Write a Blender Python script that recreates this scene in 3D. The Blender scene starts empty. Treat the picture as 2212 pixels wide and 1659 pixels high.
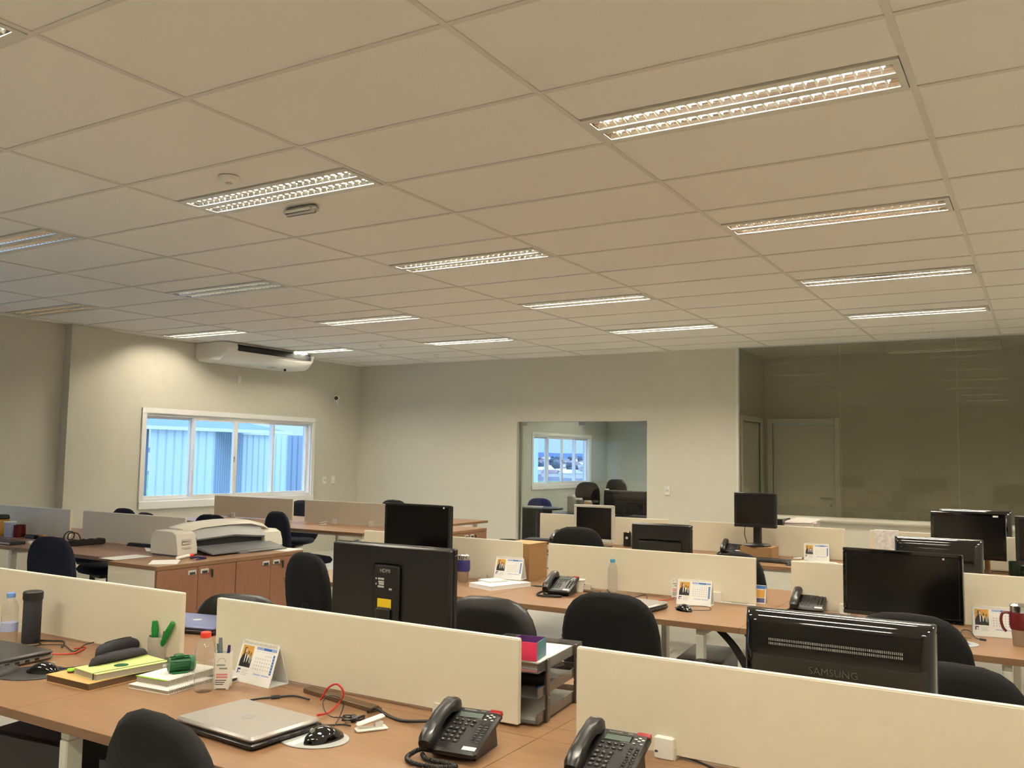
import bpy, math, random
from mathutils import Vector, Matrix
random.seed(7)
PI = math.pi
S = bpy.context.scene
COL = S.collection
# ------------------------------------------------------------------ camera
CAM = Vector((2.8785, -2.2714, 1.46)); FPX = 1925.53
YAW, PIT, ROLL = -.5385, .0809, .0148
_f = Vector((math.sin(YAW)*math.cos(PIT), math.cos(YAW)*math.cos(PIT), math.sin(PIT)))
_r = Vector((math.cos(YAW), -math.sin(YAW), 0)); _u = _r.cross(_f)
RX = _r*math.cos(ROLL)+_u*math.sin(ROLL); UX = -_r*math.sin(ROLL)+_u*math.cos(ROLL)
cd = bpy.data.cameras.new('camera'); cam = bpy.data.objects.new('camera', cd); COL.objects.link(cam)
cd.sensor_fit = 'HORIZONTAL'; cd.sensor_width = 36; cd.lens = FPX/2212*36; cd.clip_start = .05; cd.clip_end = 20000
mw = Matrix((RX, UX, -_f)).transposed().to_4x4(); mw.translation = CAM; cam.matrix_world = mw
S.camera = cam
S.view_settings.view_transform = 'Standard'; S.view_settings.look = 'None'
S.view_settings.gamma = 1; S.view_settings.use_curve_mapping = False
S.view_settings.exposure = 0.0
TUBE = 285.0                      # radiance of the lit fluorescent tubes
TUBE_COL = (1.0, .92, .74)
SKY = 5.6
w = bpy.data.worlds.new('sky'); S.world = w; w.use_nodes = True
nt = w.node_tree; bg = nt.nodes['Background']
tc = nt.nodes.new('ShaderNodeTexCoord'); sp = nt.nodes.new('ShaderNodeSeparateXYZ'); cr = nt.nodes.new('ShaderNodeValToRGB')
nt.links.new(tc.outputs['Generated'], sp.inputs[0]); nt.links.new(sp.outputs['Z'], cr.inputs[0])
cr.color_ramp.elements[0].position = 0; cr.color_ramp.elements[0].color = (.105, .165, .265, 1)      # overcast: brightest overhead
cr.color_ramp.elements[1].position = 1; cr.color_ramp.elements[1].color = (.38, .60, 1, 1)
nt.links.new(cr.outputs[0], bg.inputs[0]); bg.inputs[1].default_value = SKY

def ray(px, py): return RX*((px-1106)/FPX)-UX*((py-829.5)/FPX)+_f
def at(px, py, z=.74): d = ray(px, py); return CAM+d*((z-CAM.z)/d.z)
def atY(px, py, y): d = ray(px, py); return CAM+d*((y-CAM.y)/d.y)
def atX(px, py, x): d = ray(px, py); return CAM+d*((x-CAM.x)/d.x)
def yaw2(a, b): return math.atan2(b.y-a.y, b.x-a.x)

# --------------------------------------------------------------- materials
MATS = {}
def lin(c): return tuple(((v/255)/12.92 if v/255 <= .04045 else ((v/255+.055)/1.055)**2.4) for v in c)
def mat(name, rgb, rough=.5, metal=0., noise=0., nscale=40, spec=.5, emit=0., ecol=None, stretch=None, bump=0., rgb2=None, coat=0.):
    m = bpy.data.materials.new(name); m.use_nodes = True; n = m.node_tree.nodes; l = m.node_tree.links
    p = n['Principled BSDF']; c = lin(rgb)
    p.inputs['Base Color'].default_value = (*c, 1); p.inputs['Roughness'].default_value = rough
    p.inputs['Metallic'].default_value = metal; p.inputs['Specular IOR Level'].default_value = spec
    p.inputs['Coat Weight'].default_value = coat
    if emit:
        p.inputs['Emission Color'].default_value = (*(ecol or c), 1); p.inputs['Emission Strength'].default_value = emit
    if noise or bump:
        t = n.new('ShaderNodeTexCoord'); mp = n.new('ShaderNodeMapping'); nz = n.new('ShaderNodeTexNoise')
        l.new(t.outputs['Object'], mp.inputs[0]); l.new(mp.outputs[0], nz.inputs[0])
        nz.inputs['Scale'].default_value = nscale; nz.inputs['Detail'].default_value = 4
        if stretch: mp.inputs['Scale'].default_value = stretch
        if noise:
            r = n.new('ShaderNodeValToRGB'); l.new(nz.outputs[0], r.inputs[0]); l.new(r.outputs[0], p.inputs['Base Color'])
            c2 = lin(rgb2) if rgb2 else tuple(v*(1-noise) for v in c)
            r.color_ramp.elements[0].position = .35; r.color_ramp.elements[0].color = (*c2, 1)
            r.color_ramp.elements[1].position = .65; r.color_ramp.elements[1].color = (*c, 1)
        if bump:
            b = n.new('ShaderNodeBump'); b.inputs['Strength'].default_value = bump; b.inputs['Distance'].default_value = .002
            l.new(nz.outputs[0], b.inputs['Height']); l.new(b.outputs[0], p.inputs['Normal'])
    MATS[name] = m; return m
def glassmat(name, tint=(1, 1, 1), refl=1.0, haze=0., rough=0.):
    m = bpy.data.materials.new(name); m.use_nodes = True; n = m.node_tree.nodes; l = m.node_tree.links
    n.remove(n['Principled BSDF']); out = n['Material Output']
    tr = n.new('ShaderNodeBsdfTransparent'); tr.inputs[0].default_value = (*tint, 1)
    gl = n.new('ShaderNodeBsdfGlossy'); gl.inputs['Roughness'].default_value = rough
    lw = n.new('ShaderNodeLayerWeight'); lw.inputs[0].default_value = .5
    pw = n.new('ShaderNodeMath'); pw.operation = 'POWER'; pw.inputs[1].default_value = 5; l.new(lw.outputs['Facing'], pw.inputs[0])
    mu = n.new('ShaderNodeMath'); mu.operation = 'MULTIPLY_ADD'; mu.inputs[1].default_value = .9*refl; mu.inputs[2].default_value = .04*refl; l.new(pw.outputs[0], mu.inputs[0])
    mu.use_clamp = True
    mx = n.new('ShaderNodeMixShader'); l.new(mu.outputs[0], mx.inputs[0]); l.new(tr.outputs[0], mx.inputs[1]); l.new(gl.outputs[0], mx.inputs[2])
    last = mx
    if haze:
        df = n.new('ShaderNodeBsdfDiffuse'); df.inputs[0].default_value = (.8, .8, .78, 1)
        m2 = n.new('ShaderNodeMixShader'); m2.inputs[0].default_value = haze
        l.new(mx.outputs[0], m2.inputs[1]); l.new(df.outputs[0], m2.inputs[2]); last = m2
    l.new(last.outputs[0], out.inputs[0]); MATS[name] = m; return m
W = (1, 1, 1)
mat('ceiling_tile', (240, 236, 227), .9, noise=.03, nscale=160)
mat('ceiling_tee', (218, 212, 202), .6)
mat('dark_gap', (20, 20, 20), .9)
mat('wall_paint', (208, 204, 190), .85, noise=.02, nscale=8)
mat('wall_office', (196, 200, 190), .85, noise=.02, nscale=8)
mat('floor_tile', (206, 204, 198), .3, noise=.05, nscale=3)
mat('desk_wood', (154, 118, 88), .38, noise=.13, nscale=9, stretch=(1.2, 14, 14))
mat('desk_wood_left', (150, 116, 96), .38, noise=.13, nscale=9, stretch=(1.2, 14, 14))
mat('desk_edge', (128, 96, 68), .45, noise=.1, nscale=9, stretch=(1.5, 12, 12))
mat('door_wood', (134, 93, 70), .42, noise=.12, nscale=9, stretch=(14, 14, 1.2))
mat('panel_cream', (224, 216, 196), .45, noise=.02, nscale=20)
mat('panel_edge', (250, 246, 232), .4)
mat('white_metal', (216, 212, 200), .4)
mat('grey_metal', (168, 168, 164), .4, metal=.3)
mat('white_frame', (238, 238, 236), .4)
mat('white_plastic', (236, 234, 226), .4)
mat('grey_plastic', (150, 150, 148), .45)
mat('lightgrey_plastic', (190, 188, 180), .45)
mat('printer_beige', (206, 202, 190), .45)
mat('printer_grey', (108, 110, 114), .4)
mat('printer_light', (158, 160, 160), .4)
mat('black_plastic', (17, 17, 18), .35)
mat('black_matte', (20, 20, 21), .6)
mat('black_gloss', (7, 7, 8), .08, coat=.5)
mat('screen_black', (8, 8, 9), .16)
mat('chair_black', (12, 12, 13), .8, spec=.25, noise=.25, nscale=180, bump=.35)
mat('chair_leather', (12, 12, 12), .45, spec=.35, noise=.15, nscale=90, bump=.25)
mat('chair_blue', (18, 21, 38), .8, spec=.25, noise=.25, nscale=180, bump=.35)
mat('office_blue', (60, 74, 150), .7, noise=.2, nscale=120, bump=.3)
mat('dark_wood', (34, 31, 32), .4, noise=.2, nscale=9, stretch=(1, 12, 12))
mat('chrome', (205, 205, 205), .18, metal=1.)
mat('steel', (190, 188, 184), .28, metal=1., noise=.1, nscale=30, stretch=(1, 1, 40))
mat('alu', (176, 176, 176), .32, metal=.85)
mat('laptop_silver', (176, 172, 168), .35, metal=.5)
mat('laptop_dark', (72, 70, 70), .4, metal=.3)
mat('laptop_blue', (122, 130, 172), .3, metal=.25)
mat('reflector', (235, 235, 232), .17, metal=1.)
mat('louvre', (236, 236, 232), .2, metal=1.)
mat('tube_on', (255, 255, 255), .4, emit=TUBE, ecol=TUBE_COL)
mat('tube_off', (220, 220, 220), .35)
mat('paper', (240, 240, 238), .8)
mat('paper_print', (236, 236, 234), .8, noise=.35, nscale=35, rgb2=(206, 200, 204))
mat('page_edge', (176, 166, 150), .8, noise=.2, nscale=60, stretch=(1, 1, 30))
mat('cardboard', (152, 116, 76), .8, noise=.06, nscale=20)
mat('pale_tan', (198, 160, 114), .8, noise=.06, nscale=20)
mat('manila', (214, 174, 112), .7)
mat('lime', (204, 218, 142), .6)
mat('lime_bright', (150, 220, 40), .6)
mat('green', (20, 92, 48), .4, noise=.2, nscale=60)
mat('marker_green', (16, 128, 56), .35)
mat('dark_green', (22, 64, 52), .35)
mat('teal', (60, 120, 128), .35)
mat('cap_red', (226, 62, 38), .4)
mat('cap_blue', (120, 160, 220), .4)
mat('cap_cyan', (70, 170, 205), .4)
mat('cable_red', (206, 40, 36), .45)
mat('dark_red', (92, 14, 18), .3)
mat('red_window', (150, 16, 26), .25)
mat('cable_black', (22, 20, 20), .5)
mat('blue', (44, 104, 180), .5)
mat('blue_pale', (172, 186, 226), .6)
mat('navy', (38, 34, 96), .35)
mat('purple', (88, 46, 110), .5)
mat('magenta', (214, 46, 90), .5)
mat('orange', (232, 150, 50), .5)
mat('yellow', (228, 196, 30), .5)
mat('ochre', (212, 160, 66), .6, noise=.1, nscale=60)
mat('skin', (220, 180, 150), .6)
mat('ink', (60, 58, 60), .7)
mat('ink_pale', (188, 186, 184), .7)
mat('ink_red', (214, 130, 130), .7)
mat('grey_logo', (70, 68, 66), .5)
mat('silver_logo', (210, 210, 205), .35)
mat('label_grey', (186, 184, 176), .6)
mat('lcd', (96, 108, 104), .12)
mat('brown', (92, 70, 48), .5)
mat('pen_grey', (110, 118, 124), .4)
mat('mauve', (184, 150, 160), .7)
mat('smoke', (66, 58, 52), .2)
mat('pad_grey', (190, 192, 192), .7)
mat('fabric_dark', (40, 40, 46), .9, noise=.15, nscale=200, bump=.4)
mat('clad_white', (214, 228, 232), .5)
mat('clad_shaded', (150, 168, 186), .5)  # darker cladding copy: shade of the turned sections put into its colour
mat('roof_blue', (110, 134, 170), .6)
mat('concrete', (170, 172, 172), .8)
mat('grass', (112, 160, 104), .95, noise=.3, nscale=.02)
mat('hazy_soil', (116, 112, 132), .95, noise=.3, nscale=.03)  # aerial haze mixed into the soil colour
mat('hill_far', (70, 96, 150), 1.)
mat('house_wall', (236, 230, 226), .9)
mat('house_roof', (150, 124, 124), .9)
mat('house_roof_pale', (240, 240, 242), .8)
mat('hazy_leaf', (78, 90, 104), .95)  # bluish haze of distance put into the leaf colour
mat('amber', (190, 130, 40), .3)
glassmat('glass', (.97, .99, .98))
glassmat('glass_partition', (.82, .82, .77), refl=1.0)
glassmat('clear_plastic', (.95, .95, .93), refl=1.6, haze=.10, rough=.05)
glassmat('smoke_acrylic', (.36, .31, .28), refl=1.6, haze=.08, rough=.05)

# ---------------------------------------------------------------- geometry
class G:
    def __init__(s, m=None):
        s.v = []; s.f = []; s.fm = []; s.ml = []; s.cur = 0
        if m: s.m(m)
    def m(s, name):
        if name not in s.ml: s.ml.append(name)
        s.cur = s.ml.index(name); return s
    def face(s, idx): s.f.append(tuple(idx)); s.fm.append(s.cur)
    def poly(s, pts):
        n = len(s.v); s.v += [Vector(p) for p in pts]; s.face(range(n, n+len(pts))); return s
    def quad(s, a, b, c, d): return s.poly((a, b, c, d))
    def box(s, x0, x1, y0, y1, z0, z1):
        n = len(s.v); s.v += [Vector((x, y, z)) for z in (z0, z1) for y in (y0, y1) for x in (x0, x1)]
        for q in ((0, 2, 3, 1), (4, 5, 7, 6), (0, 1, 5, 4), (2, 6, 7, 3), (0, 4, 6, 2), (1, 3, 7, 5)): s.face([n+i for i in q])
        return s
    def cbox(s, x0, x1, y0, y1, z0, z1, b=.004):
        b = min(b, (x1-x0)*.45, (y1-y0)*.45, (z1-z0)*.45)
        rings = []
        def ring(e, z):
            X0, X1, Y0, Y1 = x0+e, x1-e, y0+e, y1-e
            k = b
            return [(X0+k, Y0, z), (X1-k, Y0, z), (X1, Y0+k, z), (X1, Y1-k, z), (X1-k, Y1, z), (X0+k, Y1, z), (X0, Y1-k, z), (X0, Y0+k, z)]
        return s.loft([ring(b*.9, z0), ring(0, z0+b), ring(0, z1-b), ring(b*.9, z1)], True)
    def loft(s, rings, cap=True, closed=True):
        n = len(s.v); k = len(rings[0])
        for r in rings: s.v += [Vector(p) for p in r]
        for i in range(len(rings)-1):
            for j in range(k if closed else k-1):
                a = n+i*k+j; b2 = n+i*k+(j+1) % k
                s.face((a, b2, b2+k, a+k))
        if cap:
            s.face([n+j for j in range(k-1, -1, -1)]); s.face([n+(len(rings)-1)*k+j for j in range(k)])
        return s
    def lathe(s, prof, n=20, c=(0, 0, 0)):
        return s.loft([[(c[0]+r*math.cos(2*PI*j/n), c[1]+r*math.sin(2*PI*j/n), c[2]+z) for j in range(n)] for r, z in prof], True)
    def cyl(s, a, b, r0, r1=None, n=12):
        r1 = r0 if r1 is None else r1
        a = Vector(a); b = Vector(b); d = (b-a).normalized(); x = d.orthogonal().normalized(); y = d.cross(x)
        return s.loft([[p+(x*math.cos(2*PI*j/n)+y*math.sin(2*PI*j/n))*r for j in range(n)] for p, r in ((a, r0), (b, r1))], True)
    def tube(s, pts, r, n=6):
        pts = [Vector(p) for p in pts]; x = None; rings = []
        for i, p in enumerate(pts):
            d = (pts[min(i+1, len(pts)-1)]-pts[max(i-1, 0)]).normalized()
            x = d.orthogonal().normalized() if x is None else (x-d*x.dot(d)).normalized()
            y = d.cross(x); rr = r[i] if isinstance(r, (list, tuple)) else r
            rings.append([p+(x*math.cos(2*PI*j/n)+y*math.sin(2*PI*j/n))*rr for j in range(n)])
        return s.loft(rings, True)
    def prism(s, pts, a, b, axis='y'):
        def mp(u, v, t): return {'y': (u, t, v), 'x': (t, u, v), 'z': (u, v, t)}[axis]
        return s.loft([[mp(u, v, a) for u, v in pts], [mp(u, v, b) for u, v in pts]], True)
    def xf(s, M, start=0):
        for i in range(start, len(s.v)): s.v[i] = M @ s.v[i]
        return s
    def text(s, string, size, M, align='CENTER'):
        cu = bpy.data.curves.new('t', 'FONT'); cu.body = string; cu.size = size; cu.align_x = align; cu.align_y = 'CENTER'; cu.resolution_u = 2
        o = bpy.data.objects.new('t', cu); COL.objects.link(o)
        me = bpy.data.meshes.new_from_object(o.evaluated_get(bpy.context.evaluated_depsgraph_get()))
        n = len(s.v); s.v += [M @ v.co for v in me.vertices]
        for p in me.polygons: s.face([n+i for i in p.vertices])
        bpy.data.objects.remove(o); bpy.data.curves.remove(cu); bpy.data.meshes.remove(me); return s
    def mesh(s, name, ang=35):
        me = bpy.data.meshes.new(name); me.from_pydata([tuple(v) for v in s.v], [], s.f)
        for m in s.ml: me.materials.append(MATS[m])
        me.polygons.foreach_set('material_index', s.fm); me.polygons.foreach_set('use_smooth', [True]*len(s.f))
        me.update(); me.set_sharp_from_angle(angle=math.radians(ang)); return me
    def build(s, name, parent=None, loc=None, rz=0, label=None, ang=35):
        import bmesh
        me = s.mesh(name, ang); bm = bmesh.new(); bm.from_mesh(me); bmesh.ops.recalc_face_normals(bm, faces=bm.faces); bm.to_mesh(me); bm.free()
        o = bpy.data.objects.new(name, me); COL.objects.link(o)
        if loc is not None: o.location = loc
        if rz: o.rotation_euler.z = rz
        o.parent = parent
        if label: o['label'] = label
        return o
def tag(o, label=None, cat=None, group=None, kind=None):
    for k, v in (('label', label), ('category', cat), ('group', group), ('kind', kind)):
        if v: o[k] = v
    return o
def thing(name, label, cat, loc, rz=0, group=None):
    o = bpy.data.objects.new(name, None); COL.objects.link(o); o.location = loc; o.rotation_euler.z = rz; o.empty_display_size = .05
    return tag(o, label, cat, group)
def copy_tree(o, parent=None):
    c = o.copy(); COL.objects.link(c); c.parent = parent
    for ch in [x for x in bpy.data.objects if x.parent == o]: copy_tree(ch, c)
    return c
def dup(o, loc, rz, label, group=None):
    c = copy_tree(o); c.location = loc; c.rotation_euler.z = rz; c['label'] = label
    if group: c['group'] = group
    return c
def struct(o): o['kind'] = 'structure'; return o
def smooth_path(pts, k=6):
    P = [Vector(p) for p in pts]; out = []
    for i in range(len(P)-1):
        p0, p1, p2, p3 = P[max(i-1, 0)], P[i], P[i+1], P[min(i+2, len(P)-1)]
        for j in range(k):
            t = j/k; out.append(.5*((2*p1)+(p2-p0)*t+(2*p0-5*p1+4*p2-p3)*t*t+(3*p1-p0-3*p2+p3)*t**3))
    return out+[P[-1]]
def TR(x=0, y=0, z=0, rx=0, ry=0, rz=0): return Matrix.Translation((x, y, z)) @ Matrix.Rotation(rz, 4, 'Z') @ Matrix.Rotation(ry, 4, 'Y') @ Matrix.Rotation(rx, 4, 'X')
FACEY = Matrix.Rotation(PI/2, 4, 'X')            # text lying in XY -> standing, readable from -Y

# --------------------------------------------------------------- structure
XL, XR, YB, YF, H = -6.47, 4.7, -4.9, 8.65, 2.848
T = .18
def wall_with_holes(name, axis, c0, c1, a0, a1, z0, z1, holes, m):
    "wall between planes c0,c1 on an axis; holes = (a,b,zlo,zhi)"
    g = G(m); xs = sorted({a0, a1, *[h[0] for h in holes], *[h[1] for h in holes]}); zs = sorted({z0, z1, *[h[2] for h in holes], *[h[3] for h in holes]})
    # columns of boxes, merged vertically where no hole cuts them
    for i in range(len(xs)-1):
        xm = (xs[i]+xs[i+1])/2; cuts = sorted((h[2], h[3]) for h in holes if h[0] < xm < h[1]); z = z0; segs = []
        for lo, hi in cuts:
            if lo > z: segs.append((z, lo))
            z = hi
        if z < z1: segs.append((z, z1))
        for lo, hi in segs:
            if axis == 'x': g.box(c0, c1, xs[i], xs[i+1], lo, hi)
            else: g.box(xs[i], xs[i+1], c0, c1, lo, hi)
    return struct(g.build(name))
struct(G('floor_tile').box(XL-T, XR+T, YB-T, 18.2, -.1, 0).build('floor'))
W1 = (4.73, 7.60, .84, 1.93)       # window beside the air conditioner
W2 = (-1.6, 2.3, .84, 1.93)        # further along the same wall, out of view
W3 = (14.28, 17.05, .84, 1.93)     # office window
wall_with_holes('wall_left', 'x', XL-T, XL, YB-T, 8.83, 0, 3.1, [W1, W2], 'wall_paint')
wall_with_holes('wall_left', 'x', XL-T, XL, 8.83, 18.2, 0, 3.1, [W3], 'wall_office')
DX0, DX1, DZ = -3.55, -1.58, 1.95
wall_with_holes('wall_far', 'y', YF, YF+T, XL, -.40, 0, 3.1, [(DX0, DX1, 0, DZ)], 'wall_paint')
struct(G('wall_paint').box(-.40, XR, YF, YF+.12, 0, .745).build('wall_parapet'))
struct(G('wall_paint').box(XR, XR+T, YB-T, 10.1, 0, 3.1).build('wall_right'))
struct(G('wall_paint').box(XL, XR, YB-T, YB, 0, 3.1).build('wall_back'))
struct(G('wall_paint').box(XL, XL+.13, 3.64, 4.13, 0, H).build('wall_pillar'))
# corridor behind the glass, office behind the door
wall_with_holes('wall_corridor', 'y', 9.88, 10.02, -.40, XR, 0, 3.1, [(-.27, .53, 0, 1.95)], 'wall_paint')
wall_with_holes('wall_divider', 'x', -.52, -.374, YF+T, 18.2, 0, 3.1, [(8.84, 9.64, 0, 1.95)], 'wall_paint')
struct(G('wall_office').box(XL-T, -.5, 18.0, 18.2, 0, 3.1).build('wall_office'))
struct(G('ceiling_tile').box(XL, -.52, YF+T, 18.0, H, H+.1).build('ceiling_office'))
struct(G('ceiling_tile').box(-.374, XR, YF+.12, 9.88, H, H+.1).build('ceiling_corridor'))
# suspended ceiling: slab above, tees and tiles as parts
ceil = struct(G('ceiling_tile').box(XL, XR, YB, YF+.12, H+.16, H+.26).build('ceiling'))
MX, MY, TW = 1.25, .625, .024
LAMPS = {}                          # (column, row) -> lit?
for c in (-5, -3, -1, 1, 3):
    for r in (-5, -2, 1, 4, 7, 10):
        LAMPS[c, r] = not (c == -5 and r < 7 or c == -3 and r < 7)
xs = [i*MX for i in range(-6, 5)]; ys = [j*MY for j in range(-8, 15)]
tmesh = {}
def tile(x0, x1, y0, y1):
    x0 = max(x0, XL+.004); x1 = min(x1, XR-.004); y0 = max(y0, YB+.004); y1 = min(y1, YF-.004)
    if x1-x0 < .06 or y1-y0 < .03: return
    k = (round(x1-x0, 3), round(y1-y0, 3))
    if k not in tmesh: tmesh[k] = G('ceiling_tile').cbox(-k[0]/2, k[0]/2, -k[1]/2, k[1]/2, 0, .014, .001).mesh('ceiling_tile')
    o = bpy.data.objects.new('ceiling_tile', tmesh[k]); COL.objects.link(o); o.parent = ceil; o.location = ((x0+x1)/2, (y0+y1)/2, H+.0045)
LY = .306
for i, x in enumerate(xs[:-1]):
    for j, y in enumerate(ys[:-1]):
        c, r = i-6, j-8
        if (c, r) in LAMPS: tile(x+TW/2-.006, x+MX-TW/2+.006, y+TW/2-.006, y+MY-LY-.001)
        else: tile(x+TW/2-.006, x+MX-TW/2+.006, y+TW/2-.006, y+MY-TW/2+.006)
for x in xs:
    if XL < x < XR: G('ceiling_tee').box(x-TW/2, x+TW/2, YB, YF, H, H+.004).build('main_tee', ceil)
cross = G('ceiling_tee').box(-MX/2+TW/2, MX/2-TW/2, -TW/2, TW/2, H+.0002, H+.004).mesh('cross_tee')
for x in xs[:-1]:
    for y in ys:
        if YB < y < YF and x+MX/2 < XR and x > XL-.01:
            o = bpy.data.objects.new('cross_tee', cross); COL.objects.link(o); o.parent = ceil; o.location = (x+MX/2, y, 0)
# edge trim of the ceiling
g = G('ceiling_tee'); g.box(XL, XL+.02, YB, YF, H-.002, H+.02); g.box(XL, XR, YF-.02, YF, H-.002, H+.02); g.build('edge_trim', ceil)

# ------------------------------------------------------------- luminaires
LL, LW, SL, SW, SC = 1.22, .29, 1.17, .082, .066
NB = 26
def louvre_blade(x, yc):
    g = G('louvre'); a, b = .006, .0012
    g.prism([(x-a, .0105), (x+a, .0105), (x+b, .0015), (x-b, .0015)], yc-SW/2+.002, yc+SW/2-.002, 'y'); return g
def make_lamp(lit, detail):
    root = thing('ceiling_luminaire', 'x', 'ceiling light', (0, 0, H))
    g = G('white_metal')          # face plate, proud of the tiles by 2 mm
    z0, z1 = -.003, .004
    g.box(-LL/2, LL/2, -LW/2, -SC-SW/2, z0, z1); g.box(-LL/2, LL/2, -SC+SW/2, SC-SW/2, z0, z1); g.box(-LL/2, LL/2, SC+SW/2, LW/2, z0, z1)
    for s in (-1, 1):
        for e in (-1, 1): g.box(*sorted((e*SL/2, e*LL/2)), s*SC-SW/2, s*SC+SW/2, z0, z1)
    g.box(-LL/2, LL/2, -LW/2, LW/2, .075, .078)
    for q in ((-LL/2, -LL/2+.002, -LW/2, LW/2), (LL/2-.002, LL/2, -LW/2, LW/2), (-LL/2, LL/2, -LW/2, -LW/2+.002), (-LL/2, LL/2, LW/2-.002, LW/2)): g.box(*q, z1, .076)
    g.build('housing', root)
    for s in (-1, 1):
        yc = s*SC; g = G('reflector'); n = 14; prof = []
        for k in range(n+1):
            a = (2*k/n-1)*SW/2; prof.append((yc+a, .0322-a*a/(4*.0131)))
        g.loft([[(-SL/2, u, v) for u, v in prof], [(SL/2, u, v) for u, v in prof]], False, False)
        for e in (-1, 1): g.poly([(e*SL/2, u, v) for u, v in prof])
        g.build('reflector', root)
        g = G('tube_on' if lit else 'tube_off'); g.cyl((-SL/2+.03, yc, .019), (SL/2-.03, yc, .019), .0078, n=10)
        t = g.build('tube', root)
        for e in (-1, 1): G('chrome').cyl((e*(SL/2-.004), yc, .019), (e*(SL/2-.03), yc, .019), .0085, n=10).build('tube_cap', t)
        st = SL/NB
        if detail:
            me = None
            for k in range(NB-1):
                if me is None: me = louvre_blade(0, yc).mesh('louvre_blade')
                o = bpy.data.objects.new('louvre_blade', me); COL.objects.link(o); o.parent = root; o.location.x = -SL/2+st*(k+1)
        else:
            g = G()
            for k in range(NB-1):
                b = louvre_blade(-SL/2+st*(k+1), yc); n = len(g.v); g.m('louvre'); g.v += b.v
                for f in b.f: g.face([n+i for i in f])
            g.build('louvre_blades', root)['kind'] = 'stuff'
    return root
protos = {}
LABEL = {(1, 1): 'brightly lit twin-tube louvred light, largest of the ceiling lights',
 (1, 4): 'twin-tube louvred ceiling light second in the row ending at the glass partition',
 (1, 7): 'twin-tube louvred ceiling light third in the row ending at the glass partition',
 (1, 10): 'twin-tube louvred ceiling light just before the glass partition',
 (-1, 1): 'lit louvred ceiling light right beside the small emergency lamp',
 (-1, 4): 'louvred ceiling light next in line after the one beside the emergency lamp',
 (-1, 7): 'louvred ceiling light above the bench between the emergency lamp and the glass door',
 (-1, 10): 'louvred ceiling light nearest the glass door of the office',
 (-3, 1): 'unlit louvred ceiling light with no lamp lit beside it',
 (-3, 4): 'unlit louvred ceiling light with dark slots, between lit rows',
 (-3, 7): 'lit louvred ceiling light straight after the unlit one with dark slots',
 (-3, 10): 'lit louvred ceiling light in front of the plain far wall',
 (-5, 4): 'unlit louvred ceiling light close to the wall pillar',
 (-5, 7): 'lit louvred ceiling light casting a pool on the wall left of the air conditioner',
 (-5, 10): 'lit louvred ceiling light partly hidden by the air conditioner end'}
for (c, r), lit in LAMPS.items():
    if (c, r) not in LABEL and not (c in (1, 3, -1) and r >= -5): continue
    det = (c, r) in ((1, 1), (-1, 1), (1, 4))
    if (lit, det) not in protos: protos[lit, det] = o = make_lamp(lit, det)
    else: o = copy_tree(protos[lit, det])
    o.location = ((c+.5)*MX, (r+1)*MY-LY/2, H); o['label'] = LABEL.get((c, r), 'louvred ceiling light in the rows behind and beside the photographer'); o['group'] = 'louvred ceiling lights'
o = copy_tree(protos[False, False]); o.location = (1.88, 9.2, H-.079); tag(o, 'unlit louvred ceiling light in the corridor behind the glass partition', 'ceiling light', 'louvred ceiling lights')
o = copy_tree(protos[True, False]); o.location = (-5.2, 15.6, H-.079); tag(o, 'louvred ceiling light inside the office above its window', 'ceiling light', 'louvred ceiling lights')
o = copy_tree(protos[True, False]); o.location = (-3.0, 11.0, H-.079); tag(o, 'louvred ceiling light inside the office above its desk', 'ceiling light', 'louvred ceiling lights')

for q, lb in (((-4.6, 13.2), 'middle'), ((-2.2, 14.4), 'back wall'), ((-1.8, 12.0), 'tall black chair')):  # extra lamps, out of view, added to make the office brighter
    o = copy_tree(protos[True, False]); o.location = (*q, H-.079); tag(o, 'unseen louvred ceiling light added to brighten the office towards the '+lb, 'ceiling light', 'louvred ceiling lights')
# ---------------------------------------------------------------- windows
def window(name, y0, y1, z0, z1):
    root = struct(thing(name, None, None, (XL, (y0+y1)/2, z0)))
    w = (y1-y0)/2; h = z1-z0
    g = G('white_frame'); c = .055        # casing on the wall face
    g.cbox(0, .02, -w-c, w+c, h-.012, h+c, .004); g.cbox(0, .02, -w-c, -w+.012, -c, h-.012, .004); g.cbox(0, .02, w-.012, w+c, -c, h-.012, .004); g.cbox(0, .028, -w-c, w+c, -c-.03, .012, .006)
    g.build('window_casing', root)
    g = G('white_frame'); f = .04
    g.box(-.13, -.005, -w, w, h-f, h); g.box(-.13, -.005, -w, w, 0, f); g.box(-.13, -.005, -w, -w+f*.6, f, h-f); g.box(-.13, -.005, w-f*.6, w, f, h-f)
    g.build('window_frame', root)
    e = [-w+.025, -w+.025+(2*w-.05)/4*1.0, 0, w-.025-(2*w-.05)/4, w-.025]
    for k in range(4):
        a, b = e[k], e[k+1]; xo = -.105 if k in (0, 3) else -.055; fr = .032
        if k == 0: b += .02
        if k == 3: a -= .02
        g = G('white_frame'); g.box(xo, xo+.04, a, b, f, f+fr); g.box(xo, xo+.04, a, b, h-f-fr, h-f); g.box(xo, xo+.04, a, a+fr, f+fr, h-f-fr); g.box(xo, xo+.04, b-fr, b, f+fr, h-f-fr)
        s = g.build('sash', root)
        G('glass').box(xo+.017, xo+.021, a+fr, b-fr, f+fr, h-f-fr).build('pane', s)
        if k == 1: G('grey_plastic').cbox(xo+.04, xo+.052, b-.028, b-.012, h*.45, h*.45+.07, .003).build('latch', s)
    return root
window('window_1', *W1[:2], *W1[2:]); window('window_2', *W2[:2], *W2[2:]); window('window_3', *W3[:2], *W3[2:])

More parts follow.
